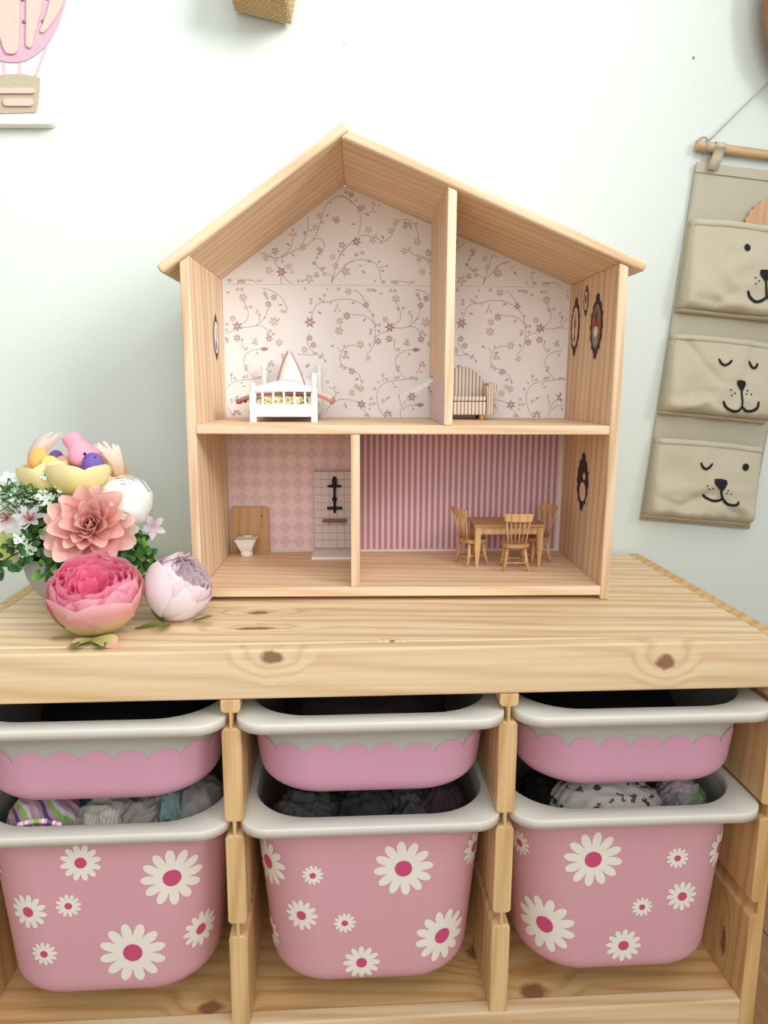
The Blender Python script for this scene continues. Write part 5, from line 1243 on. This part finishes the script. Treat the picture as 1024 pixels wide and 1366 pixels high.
spray('cluster of frilled pale green bell flowers below the lilac blossom', (42, 700, 0.17), [(27, 716, .145, 1, .9), (33, 722, .14, 0, .8), (40, 734, .135, 1, .9), (34, 738, .135, 0, .7), (44, 729, .14, 1, .6), (24, 722, .14, 0, .6)], 4)
# --- boxwood sprigs
lf = [flat_petal('leaf', m_, 1.0, 0.72, 0.35, -0.12, 4, 5, 0.5, 0.3) for m_ in ('leaf', 'leaf', 'leaf_l')]
def sprig(label, pts, n, seed, size=0.011, mixl=2, spread=0.010):
    rg = random.Random(seed); P = [at(*p) for p in pts]; t = thing('boxwood_sprig', label, 'foliage', P[0])
    Q = smooth3(P, 6); MB().tube([q - P[0] for q in Q], 0.0009, 5).build('stem', M['stem'], t, True)
    for k in range(n):
        q = Q[min(len(Q) - 1, int(len(Q) * (k + 0.6) / n))] - P[0] + Vector((rg.uniform(-1, 1), rg.uniform(-1, .4), rg.uniform(-1, 1))) * spread
        d = Vector((rg.uniform(-1, 1), rg.uniform(-1.0, 0.0), rg.uniform(-.7, .7)))
        link('leaf', lf[2 if rg.random() * 6 < mixl else 0], t, matrix=frame(q, Vector((rg.uniform(-.6, .6), -0.9, rg.uniform(0, .8))), d) @ SC(size * rg.uniform(.75, 1.2)))
    return t
def smooth3(pts, n):
    P = []; m = len(pts)
    for i in range(m - 1):
        p0, p1, p2, p3 = pts[max(i - 1, 0)], pts[i], pts[i + 1], pts[min(i + 2, m - 1)]
        for j in range(n):
            t = j / n; P.append(0.5 * (2 * p1 + (p2 - p0) * t + (2 * p0 - 5 * p1 + 4 * p2 - p3) * t * t + (3 * p1 - p0 - 3 * p2 + p3) * t ** 3))
    P.append(pts[-1]); return P
sprig('dark boxwood sprig hanging over the left rim of the bowl', [(50, 725, .15), (30, 735, .14), (15, 742, .14), (2, 750, .14)], 34, 1, 0.012, 0.6, 0.016)
sprig('boxwood sprig with light green leaves hanging down the front of the bowl', [(60, 735, .145), (68, 745, .135), (72, 755, .13), (78, 770, .128)], 26, 2, 0.0115, 3.5, 0.012)
sprig('dark boxwood sprig below the dahlia along the rim', [(60, 728, .14), (85, 742, .135), (110, 748, .132), (130, 752, .132)], 40, 3, 0.012, 1.5, 0.013)
sprig('dark boxwood sprig behind the bright pink peony', [(120, 745, .14), (140, 748, .135), (152, 752, .135), (165, 748, .135)], 36, 4, 0.012, 0.8, 0.013)
sprig('boxwood sprig trailing down at the right side of the bowl', [(160, 725, .15), (178, 728, .15), (188, 738, .15), (194, 758, .15)], 42, 5, 0.0125, 0.8, 0.014)
sprig('boxwood sprig spreading at the right under the lilac-white blossom', [(165, 715, .16), (180, 715, .16), (192, 725, .16), (200, 745, .165)], 30, 6, 0.0115, 0.8, 0.013)
sprig('dark leafy sprig filling the gap left of the dahlia', [(50, 700, .165), (60, 715, .155), (70, 725, .15), (85, 730, .15)], 36, 7, 0.012, 0.6, 0.016)
# --- fern tuft: fine needles nobody could count
mb = MB(); rg = random.Random(77)
for k in range(420):
    p = at(rg.uniform(4, 84), rg.uniform(646, 690), rg.uniform(.155, .19)); d = Vector((rg.uniform(-1, 1), rg.uniform(-1, 0), rg.uniform(-.3, 1))).normalized() * rg.uniform(.008, .017)
    mb.tube([p, p + d * 0.5 + Vector((0, 0, .001)), p + d], [0.0008, 0.0007, 0.0002], 4)
for k in range(60):
    p = at(rg.uniform(88, 108), rg.uniform(648, 668), rg.uniform(.15, .18)); d = Vector((rg.uniform(-1, 1), rg.uniform(-1, 0), rg.uniform(-.3, 1))).normalized() * rg.uniform(.008, .015)
    mb.tube([p, p + d], [0.0008, 0.0002], 4)
o = mb.build('fern_foliage', M['fern']); tag(o, 'fine bright green fern foliage among the small white blossoms', 'foliage', kind='stuff')

# --- petal nests, eggs, plush rabbit, feathers
def nest(name, label, px, py, Y, R_, axis, mats, th, n, seed, squash=1.0):
    t = flower_thing(name, label, 'petal cup', at(px, py, Y), axis)
    ms = [cup_petal('petal', m_, 0.1, th, 0.95, 0.02, 0.02, seed + i) for i, m_ in enumerate(mats)]
    for k in range(n): link('petal', ms[k % len(ms)], t, matrix=RZ(2 * pi * k / n + 0.3 * seed) @ SC(R_ * (1 + 0.04 * (k % 2))))
    return t
nest('yellow_petal_cup', 'yellow petal cup holding felt eggs at the left top of the bowl', 60, 626, 0.180, 0.0315, (-0.2, -0.05, 1), ('nest', 'nest'), 1.9, 5, 1)
nest('yellow_petal_cup', 'larger yellow petal cup under the pink plush rabbit', 106, 624, 0.170, 0.037, (0.08, -0.02, 1), ('nest', 'nest', 'nest'), 1.8, 5, 2.6)
nest('peach_petal_cup', 'peach yellow petal cup behind the violet spotted egg', 140, 628, 0.195, 0.030, (0.35, -0.1, 1), ('nest2', 'nest2'), 1.8, 5, 3)
def egg(label, px, py, Y, r, mat, tilt=0.0, dots=False):
    t = thing('felt_egg', label, 'felt egg', at(px, py, Y), (0, tilt, 0), 'felt eggs on the flower bowl')
    MB().ellipsoid((0, 0, 0), (r, r, r * 1.28), 20, 14, lambda d: 1 - 0.10 * d.z).build('egg_body', M[mat], t, True)
    if dots:
        for (x, z) in ((-0.45, 0.72), (0.42, 0.74)):
            MB().ellipsoid((x * r, -r * 0.62, z * r), (0.0011, 0.0008, 0.0011), 8, 6).build('black_dot', M['ink'], t, True)
    return t
egg('violet egg with two black dots before the plush rabbit', 124, 620, 0.163, 0.0135, 'egg_v', 0.0, True)
egg('orange felt egg in the left yellow petal cup', 52, 612, 0.183, 0.0125, 'egg_o', 0.25)
egg('bright yellow felt egg in the left yellow petal cup', 68, 622, 0.170, 0.0120, 'egg_y', -0.3)
egg('violet egg with pale tip behind the yellow egg', 75, 612, 0.205, 0.0100, 'egg_v')
egg('pink felt egg between the two yellow petal cups', 86, 619, 0.195, 0.0115, 'egg_p', 1.2)
bo_ = at(110, 612, 0.182)
bn = thing('plush_rabbit', 'small pink plush rabbit with black bead eye sitting in the yellow petals', 'toy rabbit', bo_)
me = bpy.data.meshes.new('rabbit_body'); bm = bmesh.new()
J = [((0.002, 0.004, -0.034), 0.020), ((0.002, 0.002, -0.018), 0.020), ((0.004, 0.0, -0.004), 0.0205), ((0.003, -0.001, 0.006), 0.0185), ((-0.006, 0.001, 0.017), 0.0115), ((-0.013, 0.002, 0.026), 0.0135), ((-0.0165, 0.002, 0.0315), 0.011), ((0.013, -0.006, -0.002), 0.013)]
vs = [bm.verts.new(j[0]) for j in J]
for a, b in ((0, 1), (1, 2), (2, 3), (3, 4), (4, 5), (5, 6), (3, 7)): bm.edges.new((vs[a], vs[b]))
bm.to_mesh(me); bm.free(); me.materials.append(M['bunny'])
rb = link('rabbit_body', me, bn)
sk = rb.modifiers.new('skin', 'SKIN'); sk.use_smooth_shade = True
for i, j in enumerate(J): me.skin_vertices[0].data[i].radius = (j[1], j[1])
me.skin_vertices[0].data[0].use_root = True
sb = rb.modifiers.new('subsurf', 'SUBSURF'); sb.levels = 2; sb.render_levels = 2
ey = at(113.2, 605.5, 0.1645) - bo_
MB().ellipsoid(ey, (0.0019, 0.0016, 0.0019), 10, 8).build('bead_eye', M['black'], bn, True)
def feather(label, px, py, Y, ln, w, lean, seed, flip=1):
    rg = random.Random(seed); t = thing('curled_feather', label, 'feather', at(px, py, Y))
    jag = [rg.uniform(.72, 1.0) for _ in range(17)]
    def fn(u, v):
        uu = (u - .5) * 2; vv = v * jag[int(round(u * 16))] if v > .3 else v
        a = lean * vv * 1.2
        return (flip * (ln * sin(a) * vv * 0.75 + uu * w * (0.45 + 0.75 * vv) * 0.5), -0.006 * sin(pi * vv) + 0.010 * uu * uu, ln * vv * cos(a * 0.55))
    MB().grid(fn, 16, 12).build('vane', M['feather'], t, True)
    return t
feather('curled cream feather at the left of the orange egg', 43, 632, 0.196, 0.066, 0.032, 0.75, 1, 1)
feather('curled cream feather at the right of the violet spotted egg', 153, 634, 0.200, 0.050, 0.024, 0.7, 2, -1)
feather('second cream feather fanned out above the peach petals', 158, 636, 0.206, 0.050, 0.022, 0.35, 3, -1)
tw = thing('berry_twig', 'dark twig with white berries between the yellow petal cups', 'twig', at(88, 645, 0.14))
b0 = at(88, 645, 0.14)
for (px, py) in ((84, 628), (93, 636)):
    q = at(px, py, 0.138) - b0; MB().tube([(0, 0, 0), q], 0.0008, 6).build('twig_stem', M['stem'], tw, True)
    MB().ellipsoid(q, (0.003, 0.003, 0.0038), 10, 8).build('berry', M['blossom'], tw, True)
